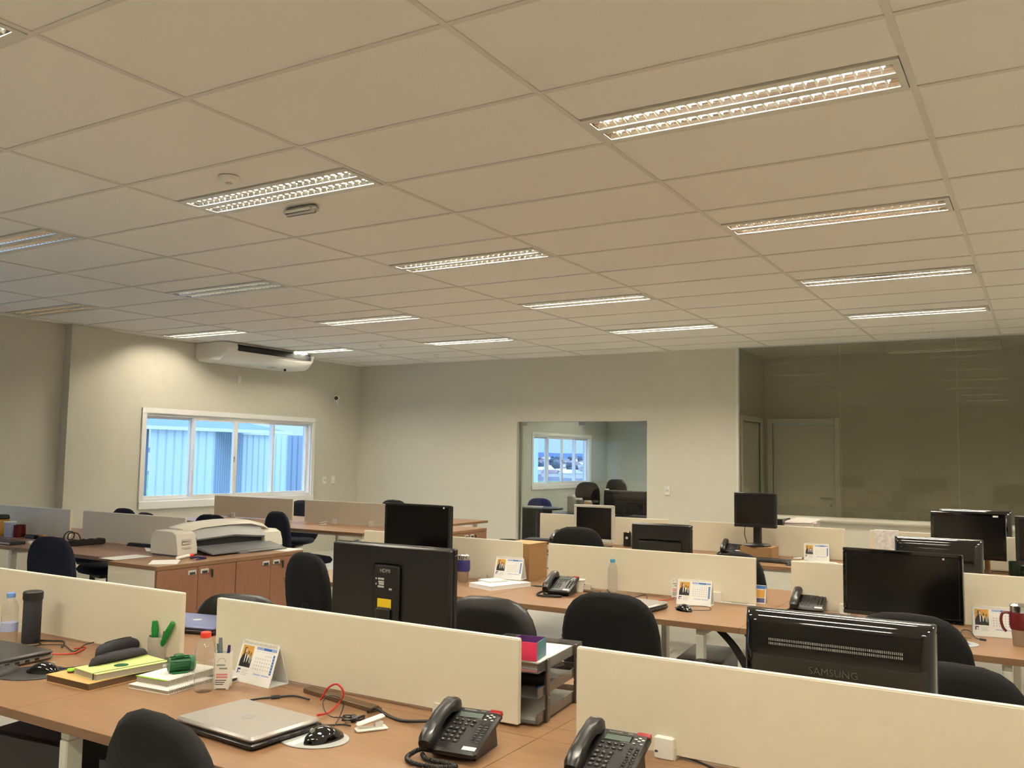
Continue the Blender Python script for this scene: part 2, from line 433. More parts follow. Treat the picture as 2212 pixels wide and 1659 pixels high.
# glass door in the far wall
dr = struct(thing('door_1', None, None, (DX0, YF, 0)))
dw = DX1-DX0; mid = atY(1258, 1000, YF+.09).x-DX0
G('glass').box(.012, mid-.003, .085, .095, .01, DZ-.005).build('glass_panel', dr)
G('glass').box(mid+.003, dw-.006, .085, .095, .01, DZ-.005).build('glass_panel', dr)
for a, b in ((.01, .10), (mid-.05, mid+.03), (dw-.09, dw-.004)): G('alu').cbox(a, b, .07, .11, DZ-.055, DZ-.001, .003).build('patch_fitting', dr)
G('alu').box(.0, .012, .06, .12, 0, DZ).build('side_channel', dr)
# glass partition and its sill
gp = struct(thing('window_4', None, None, (-.40, YF+.05, .745)))
for a, b in ((0, 1.228), (1.232, 2.463), (2.467, 3.70), (3.704, 5.09)): G('glass_partition').box(a+.02 if a == 0 else a, b, 0, .01, .06, H-.745).build('glass_panel', gp)
G('white_metal').box(-.0, .028, -.05, .03, 0, H-.745).build('side_channel', gp)
G('wall_paint').prism([(-.09+.045*math.cos(a)-.0, .03+.03*math.sin(a)) for a in [PI*.5+PI*k/8 for k in range(9)]]+[(.05, 0), (.05, .06)], .028, 5.09, 'x').build('sill_rail', gp)
# doors of the corridor
def panel_door(name, loc, rz, w=.80, h=1.95):
    r = struct(thing(name, None, None, loc, rz)); g = G('white_plastic'); c = .07
    g.cbox(-c, 0, -.02, .03, 0, h+c, .005); g.cbox(w, w+c, -.02, .03, 0, h+c, .005); g.cbox(0, w, -.02, .03, h, h+c, .005); g.build('door_casing', r)
    d = G('white_plastic').cbox(.004, w-.004, .012, .05, .006, h-.004, .003).build('door_leaf', r)
    g = G('chrome'); g.cyl((w-.06, .012, .98), (w-.06, -.04, .98), .009); g.cyl((w-.06, -.04, .98), (w-.18, -.04, .98), .009); g.cyl((w-.06, .012, .88), (w-.06, .0, .88), .014); g.build('door_handle', d)
    return r
panel_door('door_2', (-.27, 9.88, 0), 0)
panel_door('door_3', (-.374, 8.84, 0), PI/2)

# small fixtures on walls and ceiling
def plate(name, label, cat, loc, rz, mdl=1, group=None):
    r = thing(name, label, cat, loc, rz, group)
    G('white_plastic').cbox(-.035, .035, -.012, 0, -.057, .057, .004).build('cover', r)
    if mdl: G('lightgrey_plastic').cbox(-.02, .02, -.015, -.011, -.012, .012, .002).build('rocker' if mdl == 1 else 'socket', r)
    return r
p = atX(700, 1037, XL); plate('wall_socket', 'white wall socket plate beside the window, nearer the window frame', 'socket', (XL, p.y, p.z), PI/2, 2)
p = atX(719, 1036, XL); plate('wall_socket', 'white blank wall plate beside the window, nearer the room corner', 'socket', (XL, p.y, p.z), PI/2, 0)
p = atX(516, 820, XL); plate('junction_cover', 'white blank cover plate on the wall under the air conditioner', 'cover plate', (XL, p.y, p.z), PI/2, 0)
p = atY(1442, 1060, YF); plate('light_switch', 'white light switch plate between the glass door and the glass partition', 'switch', (p.x, YF, p.z), 0, 1)
# security camera
p = atX(722, 862, XL); r = thing('security_camera', 'small white bullet security camera on the wall near the corner', 'camera', (XL, p.y, p.z))
G('white_plastic').cbox(0, .03, -.02, .06, -.09, .05, .006).build('wall_bracket', r)
d = Vector((.62, -.78, -.12)).normalized(); a = Vector((.05, 0, .02)); g = G('white_plastic'); g.cyl(a-d*.03, a+d*.13, .042, n=16); b = g.build('camera_body', r)
G('black_gloss').cyl(a+d*.13, a+d*.133, .030, n=16).build('lens', b)
G('white_plastic').tube(smooth_path([(.02, .03, -.08), (.06, .03, -.11), (.05, 0, -.05), (.05, 0, .0)]), .006).build('cable', r)
# air conditioner under the ceiling
ac = thing('air_conditioner', 'white ceiling-mounted air conditioner with a black slot above the window', 'air conditioner', (XL, 5.43, H-.235))
L_ = 1.56; sect = [(0, .235), (.56, .235), (.585, .22), (.60, .17), (.58, .11), (.50, .03), (.44, .0), (.05, .0), (0, .03)]
g = G('white_plastic'); rings = []
for t, sc in ((0, .90), (.015, .97), (.05, 1.), (L_-.05, 1.), (L_-.015, .97), (L_, .90)): rings.append([(u*(sc if u > .1 else 1), t, .235-(.235-v)*(sc if v < .2 else 1)) for u, v in sect])
g.loft(rings, True).build('casing', ac, ang=30)
G('black_matte').prism([(.590, .214), (.611, .175), (.606, .128), (.57, .17)], .16, L_-.10, 'y').build('air_outlet', ac)
for k in range(3): G('black_plastic').prism([(.604+.003*k-.003*k*k, .200-.022*k), (.613+.002*k-.002*k*k, .192-.022*k), (.604+.003*k-.003*k*k, .19-.022*k)], .17, L_-.11, 'y').build('vane', ac)
G('lightgrey_plastic').box(.30, .44, L_*.6, L_*.6+.10, -.004, .001).build('badge', ac)
G('black_plastic').cyl((.38, L_-.36, .0), (.38, L_-.36, -.03), .016).build('drain_knob', ac)
# emergency lamp, detectors
p = at(651, 447, H); r = thing('emergency_lamp', 'small grey emergency light bar on the ceiling beside a lit luminaire', 'emergency light', (p.x, p.y, H-.045))
G('lightgrey_plastic').cbox(-.125, .125, -.03, .03, 0, .045, .018).build('housing', r)
G('white_plastic').cbox(-.10, .10, -.034, -.02, .008, .03, .006).build('lens', r)
for px, py, rr, lb in ((495, 383, .05, 'round smoke detector on the ceiling before the lit light with the emergency lamp'), (826, 745, .04, 'small ceiling detector between the air conditioner and the far lights'), (946, 767, .05, 'round ceiling detector close to the far wall'), (2005, 711, .05, 'round ceiling detector just before the glass partition')):
    p = at(px, py, H); r = thing('smoke_detector', lb, 'detector', (p.x, p.y, H-.03)); G('ceiling_tile').lathe([(rr*.55, 0), (rr*.8, .006), (rr, .02), (rr*1.05, .03)], 20).build('detector_body', r); G('lightgrey_plastic').lathe([(rr*.3, -.004), (rr*.35, .001)], 12).build('sensor_cap', r)

# ---------------------------------------------------------------- outdoors
bd = thing('warehouse', 'pale corrugated metal warehouse outside the window beside the air conditioner', 'building', (0, 0, 0))
XO = -10.5
def col_x(px, x=XO): return atX(px, 990, x).y
plan = [((XO-.08, col_x(290)-2.5), (XO-.08, col_x(326)), 'clad_shaded'), ((XO, col_x(323)), (XO, col_x(463)), 'clad_white'), ((XO, col_x(463)), (XO-1.3, col_x(463)+1.9), 'clad_shaded'),
        ((XO-1.3, col_x(500)+.1), (XO-1.3, col_x(620, XO-1.3)), 'clad_white'), ((XO-1.3, col_x(620, XO-1.3)), (XO-1.3, col_x(656, XO-1.3)), 'clad_shaded'), ((XO-1.25, col_x(658, XO-1.3)), (XO-1.25, 24), 'clad_white')]
for k, (a, b, m) in enumerate(plan):
    a = Vector((*a, 0)); b = Vector((*b, 0)); d = b-a; L = d.length; d.normalize(); nrm = Vector((d.y, -d.x, 0))
    if nrm.x < 0: nrm = -nrm
    n = max(2, int(L/.16)); top = 1.86 if k < 5 else 4.0; pts = []
    if k == 5: pts = [a, b]
    else:
        for i in range(n):
            s0 = L*i/n; w_ = L/n
            for f_, o_ in ((0, 0), (.72, 0), (.80, -.03), (.92, -.03)): pts.append(a+d*(s0+w_*f_)+nrm*o_)
        pts.append(b)
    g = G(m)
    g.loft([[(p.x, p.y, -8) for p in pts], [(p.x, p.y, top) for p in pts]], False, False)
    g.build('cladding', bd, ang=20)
G('white_frame').box(XO-.1, XO+.10, col_x(300)-1, col_x(463)+1.9, 1.84, 1.90).build('gutter', bd)
G('white_frame').box(XO-1.36, XO-1.22, col_x(500)+.1, col_x(585, XO-1.3), 1.84, 1.89).build('gutter', bd)
g = G('roof_blue'); y0 = col_x(290)-2; g.poly([(XO-.05, y0, 1.9), (XO-.05, col_x(463)+1.9, 1.9), (XO-9, col_x(463)+1.9, 3.3), (XO-9, y0, 3.3)]); g.build('roof', bd)
g = G('roof_blue'); g.poly([(XO-1.3, col_x(463)+1.9, 1.9), (XO-1.3, col_x(590, XO-1.3), 1.9), (XO-9, col_x(590, XO-1.3)+3, 3.3), (XO-9, col_x(463)+1.9, 3.3)]); g.build('roof', bd)
# land seen through the office window: field, town slope, far ridge
base = atX(1205, 985, -6.5); dirv = Vector((base.x-CAM.x, base.y-CAM.y, 0)).normalized(); side = Vector((dirv.y, -dirv.x, 0))
def terr(d): return -10 if d < 430 else -10+(d-430)/1300*7.6 if d < 1730 else -2.4
def land(d, s): p = CAM+dirv*d+side*s; return Vector((p.x, p.y, terr(d)))
def strip(name, m, ds, wid):
    g = G(m); g.loft([[tuple(land(d, s*(120+d*.22))) for s in [k/6-1 for k in range(13)]] for d in ds], False, False); return struct(g.build(name))
strip('ground_field', 'grass', (30, 200, 430), 1); strip('ground_town', 'hazy_soil', (430, 700, 1000, 1300, 1730, 2600), 1)
g = G('hill_far'); crest = []
for k in range(25):
    s_ = (k/12-1)*2200; p = CAM+dirv*5200+side*s_; crest.append((p.x, p.y, 22+4*math.sin(k*.7)+3*math.sin(k*1.9)))
back = [(x+dirv.x*900, y+dirv.y*900, -3) for x, y, z in crest]; front = [(x-dirv.x*2600, y-dirv.y*2600, -3) for x, y, z in crest]
g.loft([front, crest, back], False, False); struct(g.build('ground_ridge'))
def house_mesh(w, d, h, rh, roof):
    g = G('house_wall'); g.box(-w/2, w/2, -d/2, d/2, 0, h)
    g.m(roof); g.prism([(-d/2-.6, h), (d/2+.6, h), (0, h+rh)], -w/2-.5, w/2+.5, 'x'); return g.mesh('house')
HM = [house_mesh(14, 10, 4, 3, 'house_roof'), house_mesh(20, 12, 5, 3, 'house_roof_pale'), house_mesh(11, 9, 6, 2.5, 'house_roof'), house_mesh(26, 14, 5, 2, 'house_roof_pale')]
RL = {0: 'small far town house with a low reddish gable roof', 1: 'far town building with a broad pale gable roof', 2: 'tall narrow far town house with a reddish roof', 3: 'long far town building with a pale low roof'}
TAKEN = []
def free_spot(rad):
    for _ in range(60):
        d = 470+1200*random.random()**1.1; s_ = (random.random()*2-1)*d*.06; p = land(d, s_)
        if all((p.x-q.x)**2+(p.y-q.y)**2 > (rad+r_)**2 for q, r_ in TAKEN): TAKEN.append((p, rad)); return p
for k in range(110):
    i = random.choice((0, 0, 1, 2, 2, 3)); p = free_spot((6, 8, 5, 10)[i])
    if p is None: continue
    o = bpy.data.objects.new('house', HM[i]); COL.objects.link(o); o.location = (p.x, p.y, p.z-.5); o.rotation_euler.z = random.random()*3; o.scale = (.62,)*3
    tag(o, RL[i]+' beyond the office window', 'house', 'houses of the far town')
def tree_mesh(sd):
    rnd = random.Random(sd); g = G('hazy_leaf'); g.cyl((0, 0, 0), (0, 0, 3), .4, n=6)
    for k in range(5):
        c = Vector((rnd.uniform(-3, 3), rnd.uniform(-3, 3), 4+rnd.uniform(0, 4))); r_ = rnd.uniform(2, 3.4)
        g.loft([[(c.x+r_*math.sin(t)*math.cos(a), c.y+r_*math.sin(t)*math.sin(a), c.z-r_*math.cos(t)) for a in [j*PI/4 for j in range(8)]] for t in (.2, .9, 1.6, 2.3, 2.95)], True)
    return g.mesh('tree')
TM = [tree_mesh(1), tree_mesh(2), tree_mesh(3)]
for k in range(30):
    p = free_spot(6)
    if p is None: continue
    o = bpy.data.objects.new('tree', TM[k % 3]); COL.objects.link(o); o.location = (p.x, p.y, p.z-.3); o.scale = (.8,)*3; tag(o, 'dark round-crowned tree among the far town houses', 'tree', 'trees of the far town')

# ----------------------------------------------------------------- benches
PT, PB = .973, .748
def bench(name, label, x0, mods, ml, yc, panels, left=False, near=.635, far=.625, legs_x=None, sockets=(), plabels=()):
    xe = x0+mods*ml; r = thing(name, label, 'desk', ((x0+xe)/2, yc, 0)); ox = (x0+xe)/2
    wood = 'desk_wood_left' if left else 'desk_wood'
    for k in range(mods):
        a, b = x0+k*ml-ox, x0+(k+1)*ml-ox
        for y0, y1, nm in ((-near, -.052, 'desktop'), (-.05, .05, 'cable_cover'), (.052, far, 'desktop')):
            g = G(wood); g.box(a+.001, b-.001, y0, y1, .7155, .74)
            if nm == 'desktop':
                g.m('desk_edge'); ye = y0-.0012 if y0 < -.1 else y1
                g.box(a+.001, b-.001, ye, ye+.0012, .7155, .7395)
                if k == 0: g.box(a-.0002, a+.001, y0, y1, .7155, .7395)
                if k == mods-1: g.box(b-.001, b+.0002, y0, y1, .7155, .7395)
            g.build(nm, r)
    for lx in (legs_x or [x0+.05]+[x0+k*ml for k in range(1, mods)]+[xe-.05]):
        x = lx-ox
        for y in (-near+.05, far-.05): G('white_metal').cbox(x-.017, x+.017, y-.025, y+.025, 0, .685, .004).build('leg', r)
        G('white_metal').box(x-.017, x+.017, -near+.03, far-.03, .685, .7155).build('cross_rail', r)
    for y in (-.30, .30): G('white_metal').box(x0-ox+.05, xe-ox-.05, y-.02, y+.02, .665, .7155).build('beam', r)
    for (a, b), lb in zip(panels, plabels):
        d = thing('divider_panel', lb, 'panel', ((a+b)/2, yc, .74), 0, 'divider panels'); hw = (b-a)/2
        G('panel_cream').cbox(-hw, hw, -.009, .009, PB-.74, PT-.742, .002).m('panel_edge').box(-hw+.002, hw-.002, -.008, .008, PT-.742, PT-.74).build('panel_board', d)
        for x in (-hw+.25, hw-.25): G('white_metal').box(x-.02, x+.02, -.02, .02, 0, PB-.72).build('panel_clamp', d)
        for sx in sockets:
            if a < sx < b: G('white_plastic').cbox(sx-(a+b)/2-.024, sx-(a+b)/2+.024, -.028, -.009, 0, .052, .003).build('socket_box', d)
    return r
ML = 1.343; PW = 1.17
def pans(x0, n): return [(x0+k*ML, x0+k*ML+PW) for k in range(n)]
R1, R2, R3 = -.160, 2.215, 4.56
L2Y, L3Y = 2.19, 4.72
bench('bench_desk', 'long wooden bench desk holding the silver laptop and the green motor model', -.945, 3, ML, R1, pans(-.858, 3), sockets=(at(1428, 1645).x,), legs_x=(-.80, at(140, 1585, .70).x, 1.62, 2.95), plabels=('cream divider panel behind the tall black case and water bottle', 'cream divider panel behind the red cable loop and desk calendar', 'cream divider panel with a white socket box before the raised-lettering monitor'))
bench('bench_desk', 'long wooden bench desk holding the cardboard carton and the two travel mugs', -.955, 3, ML, R2, pans(-.885, 3), sockets=(at(1543, 1303).x, at(1830, 1325).x), legs_x=(-.85, .93, 1.545, 2.735), plabels=('cream divider panel behind the blue-banded travel mug', 'cream divider panel behind the cyan-capped bottle', 'cream divider panel behind the dark red travel mug'))
bench('bench_desk', 'long wooden bench desk beside the glass partition, holding the silver-framed monitor', -.965, 3, ML, R3, pans(-.895, 3), plabels=('cream divider panel behind the silver-framed monitor', 'cream divider panel behind the monitor raised on a carton', 'cream divider panel with a drawing hung over it'))
bench('bench_desk', 'shaded bench desk joined to the cabinet that carries the large printer', -5.10, 2, 1.352, L2Y, [(-5.02, -3.955), (-3.785, -2.56)], left=True, plabels=('shaded divider panel behind the dark red mug on the bench end', 'shaded divider panel behind the long black power strip'))
bench('bench_desk', 'empty bench desk along the wall window with two cream panels', -5.22, 2, 1.37, L3Y, [(-5.178, -3.974), (-3.802, -2.63)], sockets=(at(500, 1118).x, at(695, 1135).x, at(813, 1137).x), plabels=('divider panel of the empty bench standing below the wall window', 'divider panel of the empty bench running behind the blank monitor'))

# ----------------------------------------------------------------- cabinets
def cabinet(label, x1, y0, y1, depth=.485, h=.74):
    r = thing('storage_cabinet', label, 'cabinet', (x1-depth/2, (y0+y1)/2, 0)); w = (y1-y0)/2; d = depth/2
    G('panel_cream').box(-d, d-.02, -w+.001, w-.001, .04, h-.0255).build('carcass', r)
    G('black_matte').box(-d+.03, d-.05, -w+.03, w-.03, 0, .04).build('plinth', r)
    g = G('desk_wood'); g.box(-d, d, -w, w, h-.025, h); g.m('desk_edge'); g.box(d, d+.0012, -w, w, h-.025, h-.0005); g.box(-d, d, -w-.0012, -w, h-.025, h-.0005); g.build('cabinet_top', r)
    for s in (-1, 1):
        a, b = (-w+.002, -.0015) if s < 0 else (.0015, w-.002)
        dr_ = G('door_wood').cbox(d-.019, d, a, b, .045, h-.028, .0015).build('cabinet_door', r)
        yh = -.05 if s < 0 else .05
        G('lightgrey_plastic').cbox(d, d+.006, yh-.032, yh+.032, h-.075, h-.045, .002).m('black_matte').box(d+.006, d+.0066, yh-.022, yh+.022, h-.073, h-.058).build('recessed_handle', dr_)
        if s > 0:
            G('chrome').cyl((d, .105, h-.06), (d+.012, .105, h-.06), .011).build('lock', dr_)
            G('black_plastic').cbox(d+.012, d+.016, .097, .113, h-.105, h-.055, .002).build('key', dr_)
    return r
cabinet('two-door wooden cabinet under the white end of the large printer', -1.89, 1.435, 2.07)
cabinet('two-door wooden cabinet under the rounded end of the large printer', -1.89, 2.073, 2.71)
cabinet('two-door wooden cabinet at the end of the empty bench, half behind a monitor', -1.95, 4.72, 5.36)
r = thing('side_table', 'plain wooden table near the far wall with only its end showing', 'desk', (-2.73, 5.85, 0))
G('desk_wood').box(-.23, .23, -.28, .40, .715, .74).m('desk_edge').box(.23, .2312, -.28, .40, .715, .7395).build('table_top', r)
for sx in (-.2, .1):
    for sy in (-.22, .34): G('white_metal').cbox(sx-.02, sx+.02, sy-.02, sy+.02, 0, .715, .003).build('leg', r)

# ------------------------------------------------------------------- chairs
def backrest_geo(m, w=.43, h=.52, th=.055, wrap=.35, zb=0.):
    out = []
    n = 28
    for k in range(n):
        a = 2*PI*k/n; c, s_ = math.cos(a), math.sin(a); e = .62 if s_ > 0 else .42
        x = math.copysign(abs(c)**(e), c)*w/2; z = math.copysign(abs(s_)**(.72 if s_ > 0 else .45), s_)*h/2
        x *= 1-.10*(z < 0)*abs(z/(h/2)); out.append((x, z))
    def ring(sc, y): return [(x*sc, y+wrap*(x*sc)**2*-1+0, z*sc+h/2+zb) for x, z in out]
    g = G(m); g.loft([ring(.45, th*.46), ring(.78, th*.44), ring(.94, th*.34), ring(1., th*.06), ring(1., -th*.12), ring(.93, -th*.42), ring(.6, -th*.5), ring(.3, -th*.5)], True); return g
def make_chair(fabric, arms=True):
    r = thing('office_chair', 'x', 'chair', (0, 0, 0)); zs = .47
    b = backrest_geo(fabric)
    b.xf(TR(0, -.245, .44, rx=math.radians(6))).build('backrest', r, ang=60)
    s_ = backrest_geo(fabric, .47, .45, .075, .1); s_.xf(TR(0, -.215, zs, rx=-PI/2)).build('seat', r, ang=60)
    G('black_plastic').tube([(0, -.29, .68), (0, -.31, .52), (0, -.24, .425), (0, -.05, .415)], [.03, .03, .03, .025], 8).build('back_bar', r)
    G('black_plastic').cbox(-.09, .09, -.12, .12, .40, .435, .01).build('mechanism', r)
    G('black_plastic').cyl((0, 0, .12), (0, 0, .41), .03, .022, n=12).build('gas_column', r)
    if arms:
        for sx in (-1, 1):
            ar = G('black_plastic').tube([(sx*.18, -.02, .425), (sx*.27, -.02, .44), (sx*.28, -.02, .60)], .017, 8).build('arm_bracket', r)
            G('black_plastic').cbox(sx*.28-.035, sx*.28+.035, -.14, .11, .60, .63, .012).build('arm_pad', ar)
    for k in range(5):
        a = 2*PI*k/5+.3; d = Vector((math.cos(a), math.sin(a), 0))
        leg = G('black_plastic').tube([d*.02+Vector((0, 0, .115)), d*.16+Vector((0, 0, .10)), d*.285+Vector((0, 0, .075))], [.03, .024, .016], 8).build('base_arm', r)
        c = d*.285+Vector((0, 0, .028)); t_ = Vector((-d.y, d.x, 0)); G('black_plastic').cyl(c-t_*.022, c+t_*.022, .028, n=12).build('caster', leg)
    return r
CH = {}
def chair(label, px, py, z, rz, fab='chair_black', arms=True, H0=.965):
    p = at(px, py, z); k = (fab, arms)
    if k not in CH: CH[k] = o = make_chair(fab, arms)
    else: o = copy_tree(CH[k])
    sc = z/H0; off = Matrix.Rotation(rz, 3, 'Z') @ Vector((0, .28, 0)); o.location = (p.x+off.x, p.y+off.y, 0); o.rotation_euler.z = rz; o.scale = (1, 1, sc)
    o['label'] = label; o['group'] = 'office chairs'; return o
D = math.radians
chair('black office chair pulled up to the silver laptop', 374, 1530, .955, D(-10))
chair('dark office chair pulled up to the shaded bench beside the printer cabinet', 118, 1156, .895, D(8), 'chair_blue', False)
chair('dark office chair whose top shows behind the large printer', 452, 1109, .93, D(185), 'chair_blue', False)
chair('dark office chair behind the shaded divider panel, taller of two tops', 264, 1096, .90, D(178), 'chair_blue', False)
chair('dark office chair behind the shaded divider panel, lower of two tops', 310, 1105, .925, D(170), 'chair_blue', False)
chair('dark office chair turned sideways between the printer and the empty bench', 604, 1102, .93, D(-14), 'chair_blue', False)
chair('blue-black office chair in the gap between the two panels of the empty bench', 656, 1079, .91, D(200), 'chair_blue', False)
chair('dark office chair peeping over the panel of the empty bench beside a monitor', 848, 1078, .95, D(180), 'chair_black', False)
chair('black office chair at the far side of the panel beside the blue laptop', 512, 1280, .86, D(200), 'chair_leather')
chair('black office chair turned away between the printer cabinet and the HDMI monitor', 672, 1190, .935, D(-15))
chair('black leather-look office chair facing the divider panel with the paper trays', 1050, 1285, .93, D(184), 'chair_leather')
chair('black office chair with armrests pulled up to the laptop near the blue-capped bottle', 1322, 1275, .915, D(4))
chair('black office chair in front of the silver-framed monitor', 1250, 1135, .96, D(5))
chair('black office chair just peeping over the panel behind the tabletop calendar', 1102, 1162, .90, D(180), 'chair_black', False)
chair('black office chair standing sideways in front of the monitor on a carton', 1606, 1190, .905, D(-34), 'chair_black', False)
chair('black office chair in front of the large glossy monitor', 1962, 1318, .93, D(2))
chair('black office chair half hidden by the monitor with the raised maker lettering', 2052, 1428, .88, D(178))

# ----------------------------------------------------------------- monitors
def face_text(g, txt, size, x, y, z, back=False):
    M = TR(x, y, z, rz=PI if back else 0) @ FACEY; return g.text(txt, size, M)
def monitor(label, w, h, loc, zb, rz, bez=.02, bezm='black_plastic', backm='black_plastic', style='flat', base='box', zdesk=.74, tilt=0., name='monitor', neckw=.06, bb=None):
    "front looks to -Y; loc = x,y of the panel; zb = height of the panel's lower edge over the desk"
    r = thing(name, label, 'monitor', (loc[0], loc[1], zdesk), rz, 'monitors'); bb = bb or bez*1.3
    M = TR(0, 0, zb, rx=-tilt)
    g = G(bezm); th = .018
    g.cbox(-w/2, w/2, -th, 0, 0, bb, .003); g.cbox(-w/2, w/2, -th, 0, h-bez, h, .003); g.cbox(-w/2, -w/2+bez, -th, 0, bb, h-bez, .003); g.cbox(w/2-bez, w/2, -th, 0, bb, h-bez, .003)
    fr = g.xf(M).build('bezel', r)
    G('screen_black').box(-w/2+bez-.002, w/2-bez+.002, -th+.004, -th+.006, bb-.002, h-bez+.002).xf(M).build('screen', fr)
    g = G(backm)
    if style == 'gloss':
        n = 10; prof = lambda k: None
        pts = [(0, h), (.012, h-.001), (.026, h-.006), (.036, h-.018), (.041, h-.036), (.043, h-.06), (.050, h-.075), (.056, h*.5), (.056, h*.3), (.04, .02), (.02, 0), (0, 0)]
        g.loft([[(x, y*sc, z) for y, z in pts] for x, sc in ((-w/2, .25), (-w/2+.004, .62), (-w/2+.015, .88), (-w/2+.04, 1), (w/2-.04, 1), (w/2-.015, .88), (w/2-.004, .62), (w/2, .25))], True)
    elif style == 'flat':
        g.cbox(-w/2+.002, w/2-.002, 0, .022, .002, h-.002, .006); g.cbox(-.055, .055, .02, .04, h*.12, h*.80, .008)
    else:
        g.cbox(-w/2+.002, w/2-.002, 0, .02, .002, h-.002, .006); g.cbox(-w/2+.05, w/2-.05, .018, .042, h*.10, h*.62, .012)
    g.xf(M).build('back_cover', r, ang=40)
    zt = zb+h*.35
    G('black_plastic').cbox(-neckw/2, neckw/2, .03, .055, .012, zt, .006).build('stand_neck', r)
    g = G('black_plastic')
    if base == 'round': g.lathe([(.10, 0), (.10, .008), (.09, .014), (.03, .02)], 28, (0, .03, 0))
    else: g.cbox(-.11, .11, -.06, .12, 0, .014, .006)
    g.build('stand_base', r)
    return r
MB = TR
def back_pt(w): return .06
# HDMI monitor on the far half of the first bench
m = monitor('large flat black monitor seen from behind, lettered HDMI with a yellow sticker', .51, .315, (.965, .16), .10, PI)
g = G('label_grey'); face_text(g, 'HDMI', .018, .0, .0412, .315*.80+.10-.022, True); g.build('lettering', m)
g = G('label_grey')
for k, (a, b, z) in enumerate(((.004, .030, .300), (.004, .028, .290), (.004, .026, .283), (.004, .03, .274), (.035, .040, .300), (.035, .040, .282), (-.03, -.018, .268))): g.box(a, b, .0402, .0408, z, z+.006)
g.build('printed_labels', m)['kind'] = 'stuff'
G('yellow').box(-.028, .030, .0402, .0409, .205, .238).build('warning_sticker', m)
G('navy').cbox(-.03, .012, .04, .065, .145, .165, .006).build('video_plug', m)
# other monitors
m = monitor('black monitor with blank screen standing above the HDMI monitor, small white logo', .478, .272, (-.265, 1.95), .163, D(-1), bez=.014)
G('silver_logo').box(.19, .20, -.019, -.0182, .163+.252, .163+.262).build('logo', m)
monitor('square silver-framed monitor behind the black office chair', .345, .297, (-.235, 4.26), .045, D(2), bez=.022, bezm='lightgrey_plastic', backm='lightgrey_plastic', style='bump')
m = monitor('small black monitor seen from behind with a grey sticker, above the blue-capped bottle', .352, .235, (1.02, 2.50), .120, PI, style='bump')
G('label_grey').box(.09, .12, .0424, .0432, .185, .197).build('sticker', m)
mp_ = atY(1640, 1180, 4.32)
m = monitor('black square monitor raised on a small carton', .312, .252, (1.047, 4.30), .135, D(-2), bez=.018, base='round', zdesk=.833)
m2 = monitor('large glossy black monitor with a widescreen blank display behind a chair', .482, .288, (2.333, 1.94), .05, D(-4), bez=.016, bezm='black_gloss', style='gloss')
G('label_grey').box(.165, .173, -.0192, -.0184, .05+.262, .05+.270).build('logo', m2)
monitor('black monitor seen from behind with a glossy curved top beside the hanging drawing', .385, .24, (2.425, 2.51), .118, PI+D(1), backm='black_gloss', style='gloss')
m3 = monitor('black widescreen monitor with a white tag, in front of another at the glass partition', .432, .295, (2.44, 4.20), .108, D(-2), bez=.02, bezm='black_gloss', style='gloss')
G('paper').box(.145, .175, -.0195, -.0185, .108+.272, .108+.282).build('tag', m3)
monitor('black monitor mostly hidden behind the one with the white tag', .46, .26, (2.44, 4.90), .13, PI, backm='black_gloss', style='gloss')
monitor('grey-framed monitor only its side edge showing at the glass partition', .44, .30, (2.925, 4.20), .095, 0, bez=.02)
ms = monitor('glossy black monitor seen from behind with raised maker lettering and a vent row', .462, .275, (2.408, .16), .05, PI, backm='black_gloss', style='gloss')
g = G('grey_logo'); face_text(g, 'SAMSUNG', .026, 0, .0578, .05+.140, True); g.build('lettering', ms)
g = G('grey_plastic')
for k in range(74):
    for j in (0, 1): x = -.16+k*.32/73; g.box(x-.0009, x+.0009, .0505, .0538, .05+.203-j*.010, .05+.209-j*.010)
g.build('vent_slots', ms)['kind'] = 'stuff'
# carton under the raised monitor
r = thing('small_carton', 'small brown carton under the square black monitor', 'box', (1.065, 4.33, .74)); G('cardboard').box(-.115, .115, -.09, .09, 0, .0925).build('carton_body', r); G('brown').box(.095, .0965, -.0915, -.09, .0, .09).build('tape', r)

# -------------------------------------------------------------- desk phones
ph = thing('desk_phone', 'x', 'phone', (0, 0, 0), 0, 'desk phones')
TM_ = TR(0, -.105, .014, rx=D(20))
g = G('black_plastic'); g.cbox(-.098, .098, 0, .215, 0, .028, .008).xf(TM_); pb = g.build('phone_body', ph)
G('black_plastic').prism([(-.06, 0), (.10, 0), (.10, .012), (.085, .078), (.07, .074), (-.05, .025)], -.075, .075, 'x').build('stand', ph)
g = G('black_plastic'); rings = []
for v, n0, n1, hw in ((-.004, .024, .050, .020), (.012, .022, .062, .026), (.040, .024, .069, .027), (.070, .042, .074, .023), (.11, .048, .078, .022), (.15, .044, .075, .023), (.180, .026, .072, .027), (.208, .024, .064, .026), (.222, .027, .052, .020)):
    rings.append([(-.070+hw*a, v, n0+(n1-n0)*b) for a, b in ((-1, .1), (-1, .6), (-.7, .95), (0, 1.03), (.7, .95), (1, .6), (1, .1), (.5, 0), (-.5, 0))])
hs = g.loft(rings, True).xf(TM_).build('handset', ph, ang=50)
g = G('label_grey'); g.text('AudioCodes', .0085, TM_ @ TR(-.008, .200, .0284)); g.text('320HD', .0055, TM_ @ TR(.038, .200, .0284)); g.build('lettering', ph)
G('silver_logo').prism([(-.012, 0), (.012, 0), (0, .006)], 0, .0004, 'z').xf(TM_ @ TR(-.070, .20, .0672, rx=D(-20))).build('handset_emblem', hs)
g = G('black_gloss'); g.cbox(-.035, .052, .158, .19, .0275, .0288, .0006).m('lcd').box(-.030, .047, .162, .186, .0288, .0292).xf(TM_).build('display', ph)
G('red_window').cbox(.055, .0985, .198, .216, .012, .0292, .003).xf(TM_).build('message_lamp', ph)
g = G('white_plastic')
